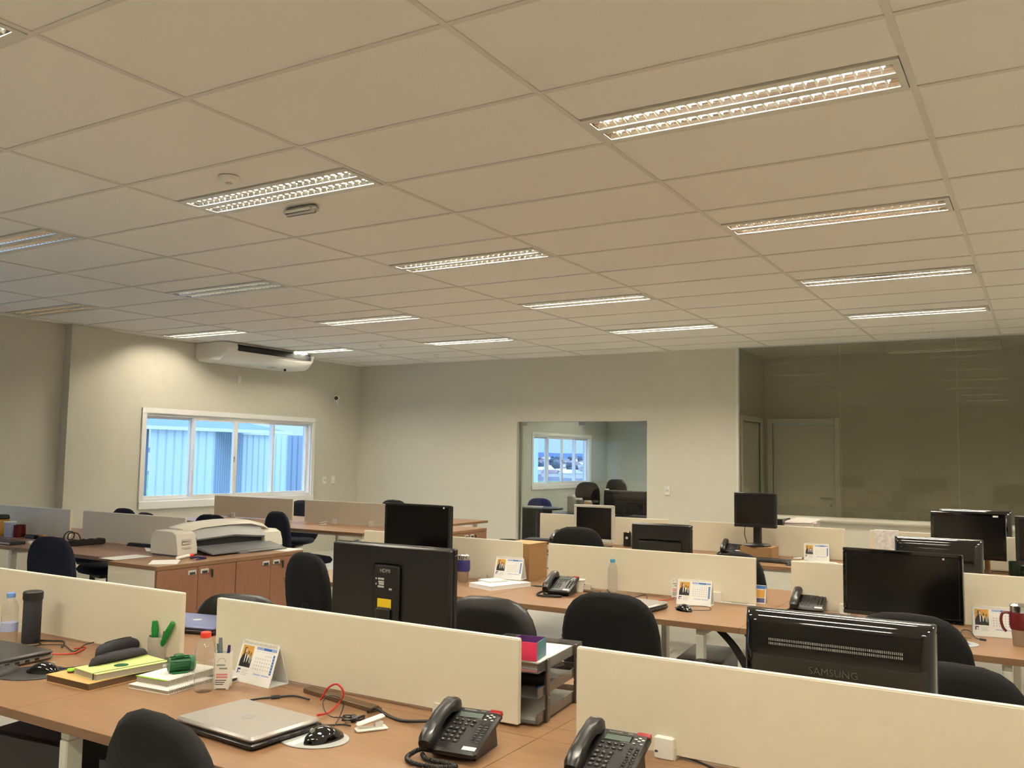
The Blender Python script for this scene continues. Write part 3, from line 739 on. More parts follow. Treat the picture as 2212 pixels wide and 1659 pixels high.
for x, y in ((.073, .186), (.062, .179), (.084, .179), (.073, .172), (.062, .160), (.084, .160)): g.cbox(x-.0045, x+.0045, y-.0022, y+.0022, .028, .0305, .001)
g.xf(TM_).build('navigation_keys', ph)['kind'] = 'stuff'
g = G('black_matte')
for r_ in range(6):
    for c_ in range(4 if r_ < 2 else 3):
        x = -.030+c_*.0205; y = .145-r_*.0195-(.0 if r_ < 2 else .004); hh = .003 if r_ < 2 else .0058; g.m('black_matte').cbox(x-.007, x+.007, y-hh, y+hh, .028, .0312, .0012); g.m('ink_pale').box(x-.003, x+.003, y-.0006, y+.0012, .0312, .0315)
for r_ in range(8):
    for c_ in (0, 1): x = .062+c_*.019; y = .138-r_*.0125; g.m('black_gloss').cbox(x-.0055, x+.0055, y-.0028, y+.0028, .028, .0305, .001)
g.xf(TM_).build('keypad', ph)['kind'] = 'stuff'
G('paper').box(.048, .092, .010, .026, .028, .0288).xf(TM_).build('name_sticker', ph)
path = smooth_path([(-.070, -.108, .032), (-.100, -.112, .022), (-.112, -.150, .0095), (-.06, -.185, .0095), (.02, -.178, .0095), (.055, -.155, .0095), (.02, -.142, .0095), (-.05, -.135, .0095), (-.085, -.105, .012)], 60)
hel = []; acc = 0; x = None
for i, p in enumerate(path):
    d = (path[min(i+1, len(path)-1)]-path[max(i-1, 0)]).normalized(); x = d.orthogonal().normalized() if x is None else (x-d*x.dot(d)).normalized(); y = d.cross(x)
    if i: acc += (p-path[i-1]).length
    a = 2*PI*acc/.0052; hel.append(p+(x*math.cos(a)+y*math.sin(a))*.0058)
G('cable_black').tube(hel, .0023, 5).build('coiled_cord', ph, ang=180)
def phone(label, c, y):
    ph.scale = (.78,)*3
    if ph['label'] == 'x': ph.location = (*c, .74); ph.rotation_euler.z = y; ph['label'] = label; return ph
    return dup(ph, (*c, .74), y, label)
def front(px, py, y=.12, d=.082): p = at(px, py); return (p.x-math.sin(y)*d, p.y+math.cos(y)*d)
phone('black desk phone with white sticker beside the white paper punch', (1.637, -.404), .132)
phone('black desk phone standing before the divider panel with the white socket box', (2.013, -.368), .06)
phone('black desk phone beside the white plastic cup', front(1200, 1288), .12)
phone('black desk phone half hidden by the monitor with raised lettering', front(1741, 1328, .05), .05)
phone('black desk phone beside the small carton under a monitor', front(1577, 1199, .1), .1)
phone('black desk phone behind the chair at the silver-framed monitor', front(1205, 1176, .1), .1)

# ------------------------------------------------------------------ laptops
def laptop(label, c, rz, w, d, lid, base, logo=None, h=.034):
    r = thing('laptop', label, 'laptop', (c[0], c[1], .74), rz, 'closed laptops')
    b = G(base).cbox(-w/2, w/2, -d/2, d/2, .003, h*.55, .005); b.build('laptop_base', r)
    l_ = G(lid).cbox(-w/2, w/2, -d/2, d/2, h*.57, h, .006).build('lid', r)
    if logo: G(logo).lathe([(.018, h), (.018, h+.0004)], 24, (0, .0, 0)).build('lid_emblem', l_)
    g = G('black_matte')
    for k in range(4): g.box(w/2-.0005, w/2+.0006, -d/2+.05+k*.035, -d/2+.05+k*.035+.016, .008, .016)
    g.build('ports', r)['kind'] = 'stuff'
    for sx in (-1, 1):
        for sy in (-1, 1): G('black_matte').cyl((sx*(w/2-.03), sy*(d/2-.03), 0), (sx*(w/2-.03), sy*(d/2-.03), .004), .008).build('foot', r)
    return r
cs = [at(*q, .775) for q in ((395, 1548), (560, 1597), (683, 1543), (508, 1508))]; c = sum(cs, Vector())/4
laptop('closed silver laptop in front of the near black chair', (c.x, c.y), yaw2(cs[0], cs[1]), .305, .222, 'laptop_silver', 'black_plastic', 'grey_plastic')
laptop('closed dark laptop with metal side beside the plastic water bottle', (-.228, -.50), D(3), .32, .225, 'laptop_dark', 'alu')
laptop('closed blue-lidded laptop seen in the gap between two divider panels', (-.125, .27), D(192), .33, .235, 'laptop_blue', 'black_plastic', 'silver_logo')
laptop('closed grey laptop in front of the black chair with armrests', (1.135, 1.77), D(-6), .31, .23, 'laptop_silver', 'black_plastic')

# ---------------------------------------------------------------- calendars
CW, CHh, CDp = .172, .118, .078
cal = thing('desk_calendar', 'x', 'calendar', (0, 0, 0), 0, 'tent desk calendars')
th = math.atan2(CDp*.5, CHh); LS = math.hypot(CHh, CDp*.5)
g = G('paper')
for s in (-1, 1):
    M = TR(0, s*CDp/2, 0, rx=s*th if s > 0 else -th)
    k = len(g.v); g.box(-CW/2, CW/2, -.0008, .0008, 0, LS); g.xf(TR(0, s*CDp/2, 0, rx=(th if s > 0 else -th)), k)
g.box(-CW/2, CW/2, -CDp/2, CDp/2, 0, .0012); g.build('stand_board', cal)
PM = TR(0, -CDp/2, 0, rx=-th) @ TR(-CW/2, -.0012, 0)
def prect(g, m, u0, u1, v0, v1, lift=0.): g.m(m).poly([(u0*CW, -lift, v0*LS), (u1*CW, -lift, v0*LS), (u1*CW, -lift, v1*LS), (u0*CW, -lift, v1*LS)])
def ppoly(g, m, pts, lift): g.m(m).poly([(u*CW, -lift, v*LS) for u, v in pts])
g = G(); prect(g, 'paper', .005, .995, .01, .985)
prect(g, 'ochre', .06, .36, .37, .90, .0003); ppoly(g, 'brown', [(.12, .86), (.19, .84), (.20, .66), (.11, .62)], .0005)
ppoly(g, 'skin', [(.155, .83), (.19, .82), (.195, .74), (.17, .70), (.15, .74)], .0007); ppoly(g, 'black_matte', [(.06, .37), (.06, .52), (.10, .66), (.16, .70), (.21, .68), (.26, .60), (.36, .58), (.36, .37)], .0006)
ppoly(g, 'paper', [(.165, .70), (.19, .69), (.185, .50), (.17, .46)], .0009); ppoly(g, 'paper', [(.225, .68), (.255, .66), (.25, .52), (.235, .48)], .0009); ppoly(g, 'brown', [(.23, .76), (.265, .77), (.265, .69), (.235, .68)], .0008); ppoly(g, 'grey_plastic', [(.28, .66), (.35, .64), (.34, .46), (.29, .50)], .0009); ppoly(g, 'brown', [(.295, .74), (.325, .74), (.32, .66), (.30, .66)], .0009)
prect(g, 'blue', .43, .96, .845, .905, .0003); prect(g, 'blue_pale', .44, .62, .853, .897, .0005); prect(g, 'blue_pale', .83, .95, .853, .897, .0005)
prect(g, 'blue', .905, .955, .30, .77, .0003)
for k in range(6): prect(g, 'blue_pale', .918, .942, .33+k*.07, .36+k*.07, .0005)
for r_ in range(5):
    for c_ in range(7):
        if r_ == 0 and c_ < 4: continue
        prect(g, 'ink_pale', .455+c_*.064, .475+c_*.064, .70-r_*.085, .735-r_*.085, .0003)
for c_ in range(7): prect(g, 'blue_pale', .455+c_*.064, .48+c_*.064, .795, .81, .0003)
prect(g, 'blue_pale', .50, .70, .235, .265, .0003); prect(g, 'blue_pale', .72, .92, .235, .265, .0003)
prect(g, 'navy', .06, .14, .20, .325, .0003); prect(g, 'paper', .085, .14, .20, .285, .0005); prect(g, 'navy', .11, .13, .215, .245, .0007)
for k in range(4): prect(g, 'ink_pale', .18, .36-.03*(k % 2), .30-k*.04, .31-k*.04, .0003)
g.text('JANEIRO', .0046, PM.inverted() @ PM @ TR(.53*CW, -.0008, .875*LS) @ FACEY) if False else None
n0 = len(g.v); g.m('blue'); g.text('JANEIRO', .0048, TR(.53*CW, -.0009, .875*LS) @ FACEY); g.text('2015', .0048, TR(.89*CW, -.0009, .875*LS) @ FACEY)
g.xf(PM).build('printed_page', cal, ang=1)
g = G('white_plastic')
for k in range(26): x = -CW/2+.008+k*(CW-.016)/25; g.box(x-.0012, x+.0012, -.006, .006, CHh-.004, CHh+.003)
g.build('wire_binding', cal)['kind'] = 'stuff'
def calendar(label, pl, pr, z=.74, first=False):
    a, b = at(*pl, z), at(*pr, z); y = yaw2(a, b); n = Vector((-math.sin(y), math.cos(y), 0)); c = (a+b)/2+n*CDp/2; c.y = min(c.y, 4.50)
    if first: cal.location = (c.x, c.y, z); cal.rotation_euler.z = y; cal['label'] = label; return cal
    return dup(cal, (c.x, c.y, z), y, label)
calendar('tent desk calendar beside the white pen box and red-capped bottle', (502.5, 1469), (580.4, 1487.5), first=True)
calendar('tent desk calendar in front of a pencil behind the closed grey laptop', (1460.6, 1304.5), (1535, 1311))
calendar('tent desk calendar beside the dark red travel mug', (2104.7, 1373), (2200, 1381))
calendar('tent desk calendar behind the large glossy monitor near a sheet of notes', (1740, 1208), (1797, 1211))
c = calendar('tent desk calendar standing on a pile of papers beside the carton', (1064, 1249), (1127, 1254), .765)
# calendar seen from its back and one seen edge-on
def calendar_back(label, loc, rz, page):
    r = thing('desk_calendar', label, 'calendar', (*loc, .74), rz, 'tent desk calendars')
    for s in (-1, 1): G('grey_plastic' if page == 'grid' else 'paper').box(-.075, .075, -.0008, .0008, 0, .094).xf(TR(0, s*.035, 0, rx=(.38 if s > 0 else -.38))).build('stand_board', r)
    M = TR(0, -.035, 0, rx=-.38) @ TR(0, -.0012, 0); g = G('paper')
    if page == 'grid':
        g.m('label_grey').poly([(-.074, 0, .002), (.074, 0, .002), (.074, 0, .093), (-.074, 0, .093)]); g.m('paper')
        for i in range(7):
            for j in range(6): g.poly([(-.066+i*.019, -.0004, .008+j*.0125), (-.052+i*.019, -.0004, .008+j*.0125), (-.052+i*.019, -.0004, .017+j*.0125), (-.066+i*.019, -.0004, .017+j*.0125)])
    else:
        g.m('paper').poly([(-.074, 0, .002), (.074, 0, .002), (.074, 0, .093), (-.074, 0, .093)]); g.m('blue').poly([(-.074, -.0004, .075), (.074, -.0004, .075), (.074, -.0004, .092), (-.074, -.0004, .092)]); g.m('ochre').poly([(-.07, -.0004, .03), (.07, -.0004, .03), (.07, -.0004, .07), (-.07, -.0004, .07)]); g.m('navy').poly([(-.07, -.0004, .006), (.07, -.0004, .006), (.07, -.0004, .028), (-.07, -.0004, .028)])
    g.xf(M).build('printed_page', r)
    return r
a, b = at(236, 1392), at(312, 1411); c = (a+b)/2
calendar_back('grey tent calendar with a plain date grid behind the dark fabric pouches', (c.x-.02, c.y+.05), yaw2(a, b), 'grid')
a = at(1644, 1310); calendar_back('tent calendar with blue heading showing only past the end of a divider panel', (1.575, 2.31), D(8), 'blue')

# ------------------------------------------------------------ bottles, mugs
def bottle(label, p, h, rad, cap, water=None, band=None):
    r = thing('water_bottle', label, 'bottle', (p.x, p.y, p.z), 0, 'plastic bottles'); k = h/.18
    prof = [(rad*.80, 0), (rad*.96, .006*k), (rad, .02*k), (rad, .05*k), (rad*.95, .055*k), (rad, .06*k), (rad, .095*k), (rad*.94, .10*k), (rad, .106*k), (rad*.98, .125*k), (rad*.80, .145*k), (rad*.50, .160*k), (rad*.42, .164*k), (rad*.42, .168*k)]
    b = G('clear_plastic').lathe(prof, 24).build('bottle_body', r, ang=60)
    G(cap).lathe([(rad*.50, .163*k), (rad*.52, .166*k), (rad*.52, .178*k), (rad*.46, .18*k)], 20).build('cap', r)
    if band: G(band[0]).lathe([(rad*1.01, band[1]*k), (rad*1.012, band[2]*k)], 24).build('paper_label', b)
    return r
bottle('clear plastic bottle with a red cap beside the white pen box', at(440, 1493), .176, .030, 'cap_red')
bottle('clear plastic water bottle with pale blue cap and label beside the tall black case', at(18, 1390), .186, .029, 'cap_blue', band=('blue_pale', .045, .075))
bp = at(1325, 1280); bp.y = R2-.045
bottle('clear plastic bottle with a cyan cap in front of a divider panel', bp, .178, .026, 'cap_cyan')
def travel_mug(label, p, h, band_m, handle=0.):
    r = thing('travel_mug', label, 'mug', (p.x, p.y, p.z)); q = h/.16
    G('steel').lathe([(.027, 0), (.029, .004), (.033, .06*q), (.036, .065*q)], 24).build('steel_base', r)
    G(band_m).lathe([(.036, .062*q), (.040, .075*q), (.040, .115*q), (.037, .128*q)], 24).build('grip_band', r)
    G('chrome').lathe([(.037, .128*q), (.038, .14*q), (.038, .152*q), (.030, .158*q), (.012, .16*q)], 24).build('lid', r)
    if handle: G(band_m).tube(smooth_path([(-.036, -.004, .122*q), (-.060, -.004, .120*q), (-.068, -.004, .095*q), (-.062, -.004, .065*q), (-.050, -.004, .05*q)]), .0055, 8).build('handle', r)
    return r
travel_mug('steel travel mug with a dark blue band beside a monitor', at(1000, 1257), .158, 'navy')
travel_mug('steel travel mug with a dark red band and open handle beside a calendar', at(2206, 1395), .165, 'dark_red', 1)
# tall case beside the bottle
p = at(66, 1388); r = thing('tall_case', 'tall black cylindrical case with a lid flap standing before a cream panel', 'case', (p.x, p.y, .74))
G('fabric_dark').lathe([(.030, 0), (.032, .004), (.032, .165), (.030, .168)], 20).build('case_body', r); G('black_matte').lathe([(.034, .158), (.035, .163), (.035, .186), (.031, .190)], 20).build('case_lid', r); G('black_matte').cbox(-.044, -.030, -.012, .012, .148, .178, .003).build('clasp', r)

# -------------------------------------------------------- near bench clutter
def slab(name, label, cat, pts_px, z0, h, m, side=None, z=None, spiral=False, cover=.0015, group=None):
    "flat book-like thing from the pixels of its four top corners"
    P = [at(*q, z0+h) for q in pts_px]; c = sum(P, Vector())/4; y = yaw2(P[0], P[1])
    w_ = ((P[1]-P[0]).length+(P[2]-P[3]).length)/2; d_ = ((P[3]-P[0]).length+(P[2]-P[1]).length)/2
    r = thing(name, label, cat, (c.x, c.y, z0), y, group)
    if h > .004:
        G(side or 'page_edge').box(-w_/2+.002, w_/2-.002, -d_/2+.002, d_/2-.002, cover, h-cover).build('pages', r)
        G(m).box(-w_/2, w_/2, -d_/2, d_/2, h-cover, h).build('cover', r); G(m).box(-w_/2, w_/2, -d_/2, d_/2, 0, cover).build('back_cover', r)
    else: G(m).box(-w_/2, w_/2, -d_/2, d_/2, 0, h).build('sheet', r)
    if spiral:
        g = G('chrome'); n = int(d_/.009)
        for k in range(n):
            yy = -d_/2+.008+k*(d_-.016)/(n-1); g.loft([[(w_/2-.002+.006*math.cos(a)+.0008*math.cos(b)*math.cos(a), yy+.0008*math.sin(b), h/2+(h/2+.003)*math.sin(a)) for b in (0, 2, 4)] for a in [2*PI*j/8 for j in range(9)]], False)
        g.build('spiral_binding', r)['kind'] = 'stuff'
    r['w'] = w_; r['d'] = d_
    return r
slab('document_folder', 'thick manila folder under the lime notebook and fabric pouches', 'folder', ((127, 1460), (222, 1482), (362, 1428), (270, 1412)), .74, .022, 'manila', 'brown')
s1 = slab('notebook', 'lime green notebook with an elastic band on a manila folder', 'notebook', ((172, 1444), (225, 1461), (352, 1424), (302, 1412)), .762, .020, 'lime', 'page_edge')
w_, d_ = s1['w'], s1['d']; G('dark_green').box(w_/2-.022, w_/2-.019, -d_/2-.0008, d_/2+.0008, .0, .0208).build('elastic_band', s1)
G('green').lathe([(.022, .0201), (.022, .0204)], 24, (.01, -.01, 0)).build('cover_emblem', s1)
slab('notebook', 'white spiral notebook under the green-edged one beside the red-capped bottle', 'notebook', ((283, 1478), (370, 1494), (468, 1459), (395, 1444)), .74, .012, 'paper', 'page_edge', spiral=True)
s2 = slab('notebook', 'white notebook with lime edge and spiral under the green motor model', 'notebook', ((292, 1459), (362, 1471), (470, 1440), (405, 1431)), .752, .020, 'paper', 'page_edge', spiral=True)
w_, d_ = s2['w'], s2['d']; G('lime_bright').box(-w_/2, w_/2, -d_/2-.0006, -d_/2+.004, .0185, .0206).build('lime_edge', s2)
p = at(413, 1433, .772); r = thing('sticky_marker', 'bright lime tab lying behind the green motor model', 'tab', (p.x, p.y, .772), .4); G('lime_bright').cbox(-.02, .02, -.012, .012, 0, .006, .002).build('tab', r); G('paper').box(-.018, .018, -.0122, -.010, 0, .003).build('tab_edge', r)
# fabric pouches
def pouch(label, a, b, z, wdt, hgt):
    A, B = at(*a, z), at(*b, z); d = B-A; L = d.length; c = (A+B)/2
    r = thing('fabric_pouch', label, 'pouch', (c.x, c.y, z), math.atan2(d.y, d.x)); rings = []
    for k in range(13):
        t = k/12; e = (1-(2*t-1)**4)**.5 if 0 < t < 1 else .12; lump = 1+.03*math.sin(k*1.7)
        rings.append([(L*(t-.5), wdt/2*max(e, .12)*math.cos(a), max(0, hgt*max(e, .12)*lump*(.5+.5*math.sin(a)))) for a in [2*PI*j/14 for j in range(14)]])
    G('fabric_dark').loft(rings, True).build('pouch_body', r, ang=80)
    G('black_matte').tube([(L*(-.30+.60*k/8), 0, hgt*(1-(1.2*(k/8-.5))**4)**.5) for k in range(9)], .002, 5).build('zip', r)
    return r
pouch('long dark fabric pouch lying along the lime notebook', (192, 1440), (318, 1412), .782, .05, .03)
pouch('dark fabric pouch behind the lime notebook, partly over the manila folder', (206, 1421), (300, 1398), .762, .05, .045)
p = at(153, 1453, .762); r = thing('strawberry_eraser', 'tiny lime and red leaf-shaped trinket on the manila folder corner', 'trinket', (p.x, p.y, .762), .5); G('lime_bright').lathe([(.004, .004), (.012, .007), (.010, .012), (.003, .014)], 12).build('trinket_top', r); G('dark_red').lathe([(.008, 0), (.011, .004), (.009, .007)], 12).build('trinket_base', r)
# gel mouse pad + mouse
def mouse(label, p, rz, k=1., gloss='black_gloss'):
    r = thing('computer_mouse', label, 'mouse', (p.x, p.y, p.z), rz, 'computer mice'); rings = []
    for j in range(11):
        t = j/10; e = math.sqrt(max(0, 1-(2*t-1)**2)); e = max(e, .12); hh = .034*math.sin(PI*(.18+.72*t))*e**.6
        rings.append([((.056*(2*t-1))*k, (.030*e*math.copysign(abs(math.cos(a))**.8, math.cos(a)))*k, max(0, hh*math.sin(a))*k) for a in [PI*i/10 for i in range(11)]])
    G(gloss).loft(rings, True).build('mouse_shell', r, ang=70)
    G('grey_plastic').cyl((-.034*k, -.003, .028*k), (-.034*k, .003, .028*k), .006*k, n=10).build('scroll_wheel', r)
    return r
c = at(70, 1455); r = thing('wrist_mouse_pad', 'black mouse pad with a raised wrist rest at the bench end', 'mouse pad', (c.x, c.y, .74), D(35))
G('black_matte').lathe([(.095, 0), (.098, .002), (.095, .004)], 32).xf(Matrix.Diagonal((1.15, .95, 1, 1))).build('pad', r)
G('black_matte').loft([[(-.085+.03*math.cos(a)*e, -.075*math.cos(t), .004+.018*max(0, math.sin(a))*e) for a in [PI*i/8 for i in range(9)]] for t, e in [(PI*j/8, max(.15, math.sin(PI*j/8))) for j in range(9)]], True).build('wrist_rest', r, ang=80)
c = at(92, 1452, .744); mouse('black mouse on the pad with a raised wrist rest', c, D(205))
c = at(680, 1598); r = thing('mouse_pad', 'oval grey mouse pad with blue print beside the silver laptop', 'mouse pad', (c.x, c.y, .74), D(20))
g = G('pad_grey'); g.lathe([(.086, 0), (.088, .0015), (.087, .003)], 40).xf(Matrix.Diagonal((1., .82, 1, 1))); g.build('pad', r)
G('paper').poly([(-.055, -.055, .0032), (-.03, -.062, .0032), (.02, .068, .0032), (-.01, .070, .0032)]).m('blue').poly([(0, -.03, .0033), (.06, -.01, .0033), (.05, .03, .0033), (.0, .02, .0033)]).build('printed_stripe', r)
c = at(700, 1598, .743); mouse('black glossy mouse on the oval printed pad', c, D(78), 1.05)
c = at(1477, 1319); mouse('black mouse in front of the calendar with a pencil behind', c, D(150), .95)
c = at(2062, 1390); r = thing('mouse_pad', 'oval printed mouse pad mostly hidden behind a black chair', 'mouse pad', (c.x, c.y, .74), D(10)); G('pad_grey').lathe([(.086, 0), (.088, .0015), (.087, .003)], 40).xf(Matrix.Diagonal((1., .82, 1, 1))).build('pad', r); G('blue').poly([(0, -.03, .0033), (.06, -.01, .0033), (.05, .03, .0033), (.0, .02, .0033)]).build('printed_stripe', r)
c = at(2047, 1384, .743); mouse('black mouse on the oval pad behind a black chair', c, D(60))
c = at(1712, 1222); mouse('small dark mouse before the calendar bench panel edge', c, D(190), .8)
# grey pen pot with green markers
p = at(343, 1422); r = thing('pen_pot', 'round grey pen pot between the grid calendar and a panel end', 'pen holder', (p.x, p.y, .74))
g = G('lightgrey_plastic'); g.lathe([(.036, 0), (.0375, .002), (.040, .078), (.0375, .078), (.035, .006)], 24); g.build('pot', r)
def pen(name, label, base, tip, rad, m, capm=None):
    "slim pen from base point to tip point"
    b, t = Vector(base), Vector(tip); r = thing(name, label, 'pen', b); d = t-b
    G(m).cyl((0, 0, 0), d*.72, rad, n=10).build('barrel', r); G(capm or m).cyl(d*.70, d, rad*1.12, rad*.8, n=10).build('pen_cap', r); return r
B0 = Vector((p.x, p.y, .748))
def lean(dx, dy, h): return (B0.x+dx, B0.y+dy, .74+h)
rt = RX.to_2d().normalized()
def rl(u, h, base=None, v=0.): b = base or B0; return (b.x+rt.x*u-rt.y*v, b.y+rt.y*u+rt.x*v, .74+h)
pen('marker_pen', 'thick green marker standing upright in the grey pen pot', rl(-.014, .01), rl(-.020, .128), .011, 'marker_green')
pen('marker_pen', 'long green marker leaning far out of the grey pen pot', rl(-.004, .012, v=-.012), rl(.062, .132, v=-.05), .010, 'marker_green')
pen('ballpoint_pen', 'white pen with blue cap in the grey pen pot', rl(.004, .01, v=.012), rl(.000, .108, v=.012), .004, 'white_plastic', 'navy')
pen('marker_pen', 'short brown pen in the grey pen pot', rl(.014, .01, v=-.008), rl(.020, .095, v=-.008), .006, 'brown')
# green motor model
p = at(386, 1452, .772); r = thing('motor_model', 'dark green electric motor model standing on the white notebook', 'motor model', (p.x, p.y, .772), D(-25))
G('green').cyl((0, -.032, .026), (0, .032, .026), .021, n=20).build('motor_body', r)
for k in range(12): a = 2*PI*k/12; G('green').box(-.0012, .0012, -.028, .028, .020, .0245).xf(TR(0, 0, .026) @ Matrix.Rotation(a, 4, 'Y')).build('cooling_fin', r)
G('green').cbox(-.014, .016, -.014, .014, .044, .056, .003).build('terminal_box', r); G('green').cyl((0, .030, .026), (0, .046, .026), .0235, n=20).build('fan_cowl', r)
for sx in (-1, 1): G('green').cbox(sx*.018-.007, sx*.018+.007, -.026, .026, 0, .006, .002).build('foot', r)
G('chrome').cyl((0, -.05, .026), (0, -.03, .026), .0045, n=10).build('shaft', r)
# promotional pen boxes
def pen_box(label, p, rz, h=.108, w_=.046):
    r = thing('pen_box', label, 'pen holder', (p.x, p.y, .74), rz, 'white printed pen boxes'); g = G('white_plastic'); t = .002; a = w_/2
    g.box(-a, a, -a, -a+t, .004, h); g.box(-a, a, a-t, a, .004, h); g.box(-a, -a+t, -a+t, a-t, .004, h); g.box(a-t, a, -a+t, a-t, .004, h); g.box(-a, a, -a, a, .003, .005)
    for sx in (-1, 1):
        for sy in (-1, 1): g.box(*sorted((sx*a, sx*(a-.008))), *sorted((sy*a, sy*(a-.008))), 0, .004)
    g.build('box_body', r)
    g = G('ink_red')
    for k in range(2): g.m('ink_red').poly([(-a+.008, -a-.0004, .042-k*.008), (a-.004, -a-.0004, .042-k*.008), (a-.004, -a-.0004, .047-k*.008), (-a+.008, -a-.0004, .047-k*.008)])
    for k in range(3): g.m('ink').poly([(-a+.006, -a-.0004, .026-k*.006), (a-.008-.004*k, -a-.0004, .026-k*.006), (a-.008-.004*k, -a-.0004, .0285-k*.006), (-a+.006, -a-.0004, .0285-k*.006)])
    for k in range(2): g.m('grey_plastic').poly([(-a+.008+.008*k, -a-.0004, .070-k*.010), (a-.012+.006*k, -a-.0004, .070-k*.010), (a-.012+.006*k, -a-.0004, .075-k*.010), (-a+.008+.008*k, -a-.0004, .075-k*.010)])
    g.m('ink_pale')
    for j in range(10):
        a0, a1 = PI*j/10, PI*(j+1)/10; g.poly([(.013*math.cos(a0), -a-.0004, .080+.014*math.sin(a0)), (.011*math.cos(a0), -a-.0004, .080+.012*math.sin(a0)), (.011*math.cos(a1), -a-.0004, .080+.012*math.sin(a1)), (.013*math.cos(a1), -a-.0004, .080+.014*math.sin(a1))])
    g.build('printed_front', r); return r
pb1 = at(474, 1487); pb1.y += .012; pen_box('white printed pen box beside the red-capped bottle', pb1, D(35))
pen('ballpoint_pen', 'teal pen standing in the pen box beside the red-capped bottle', rl(-.008, .01, pb1), rl(-.012, .150, pb1), .0065, 'teal', 'pen_grey')
pen('ballpoint_pen', 'dark teal pen leaning left in the pen box beside the red-capped bottle', rl(-.006, .01, pb1, .01), rl(-.022, .13, pb1, .01), .005, 'dark_green', 'teal')
pen('ballpoint_pen', 'grey pen with blue clip in the pen box beside the red-capped bottle', rl(.008, .01, pb1), rl(.016, .128, pb1), .005, 'pen_grey', 'navy')
slab('notebook', 'spiral notebook lying behind the near white pen box', 'notebook', ((462, 1462), (508, 1472), (525, 1452), (480, 1445)), .74, .012, 'paper', 'ink', spiral=False)
p = at(396, 1400); r = thing('note_sheet', 'pale mauve note sheet at the foot of a panel end', 'paper', (.43, -.05, .74), .3); G('mauve').box(-.06, .06, -.05, .05, 0, .0008).build('sheet', r)
# white punch
def punch(label, p, rz):
    r = thing('paper_punch', label, 'punch', (p.x, p.y, .74), rz); G('white_plastic').cbox(-.042, .042, -.016, .016, 0, .008, .003).build('punch_base', r)
    g = G('white_plastic'); g.cbox(-.040, .036, -.012, .012, 0, .008, .003); g.xf(TR(0, 0, .022, ry=D(-14))).build('punch_lever', r); G('white_plastic').cbox(.008, .03, -.008, .008, .006, .022, .002).build('hinge', r); return r
punch('small white paper punch beside the oval mouse pad', at(802, 1577), D(55)); punch('small white paper punch on the empty bench', at(698, 1134), D(40))
# paper trays with contents
a, b = at(1160, 1568), at(1236, 1516); ty = yaw2(a, b)
tr_ = thing('paper_trays', 'three-tier smoked acrylic paper trays behind the end of a divider panel', 'paper tray', (1.555, .02, .74), ty-PI/2); tw, td = .25, .34
for k in range(3):
    z = .008+k*.066; g = G('smoke_acrylic'); g.box(-tw/2, tw/2, -td/2, td/2, z, z+.003); g.box(-tw/2, -tw/2+.003, -td/2, td/2, z+.003, z+.026); g.box(tw/2-.003, tw/2, -td/2, td/2, z+.003, z+.026); g.box(-tw/2, tw/2, td/2-.003, td/2, z+.003, z+.026); g.build('tray', tr_)
    for sx in (-1, 1):
        for sy in (-1, 1): G('smoke').cbox(sx*(tw/2+.003)-.004, sx*(tw/2+.003)+.004, sy*.11-.009, sy*.11+.009, z-.008 if k else 0, z+.03 if k == 2 else z+.058, .002).build('riser', tr_)
TRZ = [.74+.008+k*.066+.003 for k in range(3)]
def on_tray(x, y): v = Matrix.Rotation(ty-PI/2, 3, 'Z') @ Vector((x, y, 0)); return (1.555+v.x, .02+v.y)
r = thing('colour_box', 'small open box with purple, pink and orange faces on the paper trays', 'box', (*on_tray(.045, -.055), TRZ[2]+.012), ty-PI/2+.1)
g = G('magenta'); g.box(-.04, .04, -.045, -.043, 0, .05); g.m('purple').box(-.04, .04, .043, .045, 0, .05); g.m('purple').box(-.04, -.038, -.043, .043, 0, .05); g.m('teal').box(.038, .04, -.043, .043, 0, .05); g.m('purple').box(-.038, .038, -.043, .043, 0, .003); g.build('box_body', r); G('orange').lathe([(.016, -.0455), (.016, -.0462)], 16).xf(Matrix.Rotation(-PI/2, 4, 'X') @ TR(0, 0, 0)).xf(TR(.012, 0, .018) @ Matrix.Rotation(PI, 4, 'X')).build('printed_disc', r)
r = thing('spiral_pad', 'open spiral pad with a cream page on top of the paper trays', 'notebook', (*on_tray(.0, .03), TRZ[2]), ty-PI/2); G('brown').box(-.118, .118, -.13, .13, 0, .006).build('pad_block', r); G('paper').box(-.11, .10, -.125, .125, .006, .0105).build('page', r)
g = G('brown')
for k in range(30): y = -.125+k*.25/29; g.loft([[(.108+.008*math.cos(a_)*1., y+.001*math.sin(b_), .007+.009*math.sin(a_)) for b_ in (0, 2, 4)] for a_ in [2*PI*j/8 for j in range(9)]], False)
g.build('spiral_binding', r)['kind'] = 'stuff'
r = thing('charger_bundle', 'black rolled charger with a blue band in the middle paper tray', 'charger', (*on_tray(.05, -.06), TRZ[1]), ty-PI/2); G('black_matte').cyl((-.05, 0, .021), (.05, .01, .021), .021, n=14).build('charger_body', r); G('blue').tube([(.055+.016*math.cos(t), -.02+.02*math.sin(t), .004) for t in [2*PI*k/14 for k in range(15)]], .003, 5).build('band', r)
r = thing('paper_stack', 'loose grey papers in the middle paper tray', 'paper', (*on_tray(.03, .09), TRZ[1]), ty-PI/2); G('label_grey').box(-.08, .08, -.06, .05, 0, .006).build('sheets', r)
r = thing('paper_stack', 'thin stack of papers in the lowest paper tray', 'paper', (*on_tray(0, 0), TRZ[0]), ty-PI/2); G('label_grey').box(-.11, .11, -.15, .15, 0, .010).build('sheets', r)
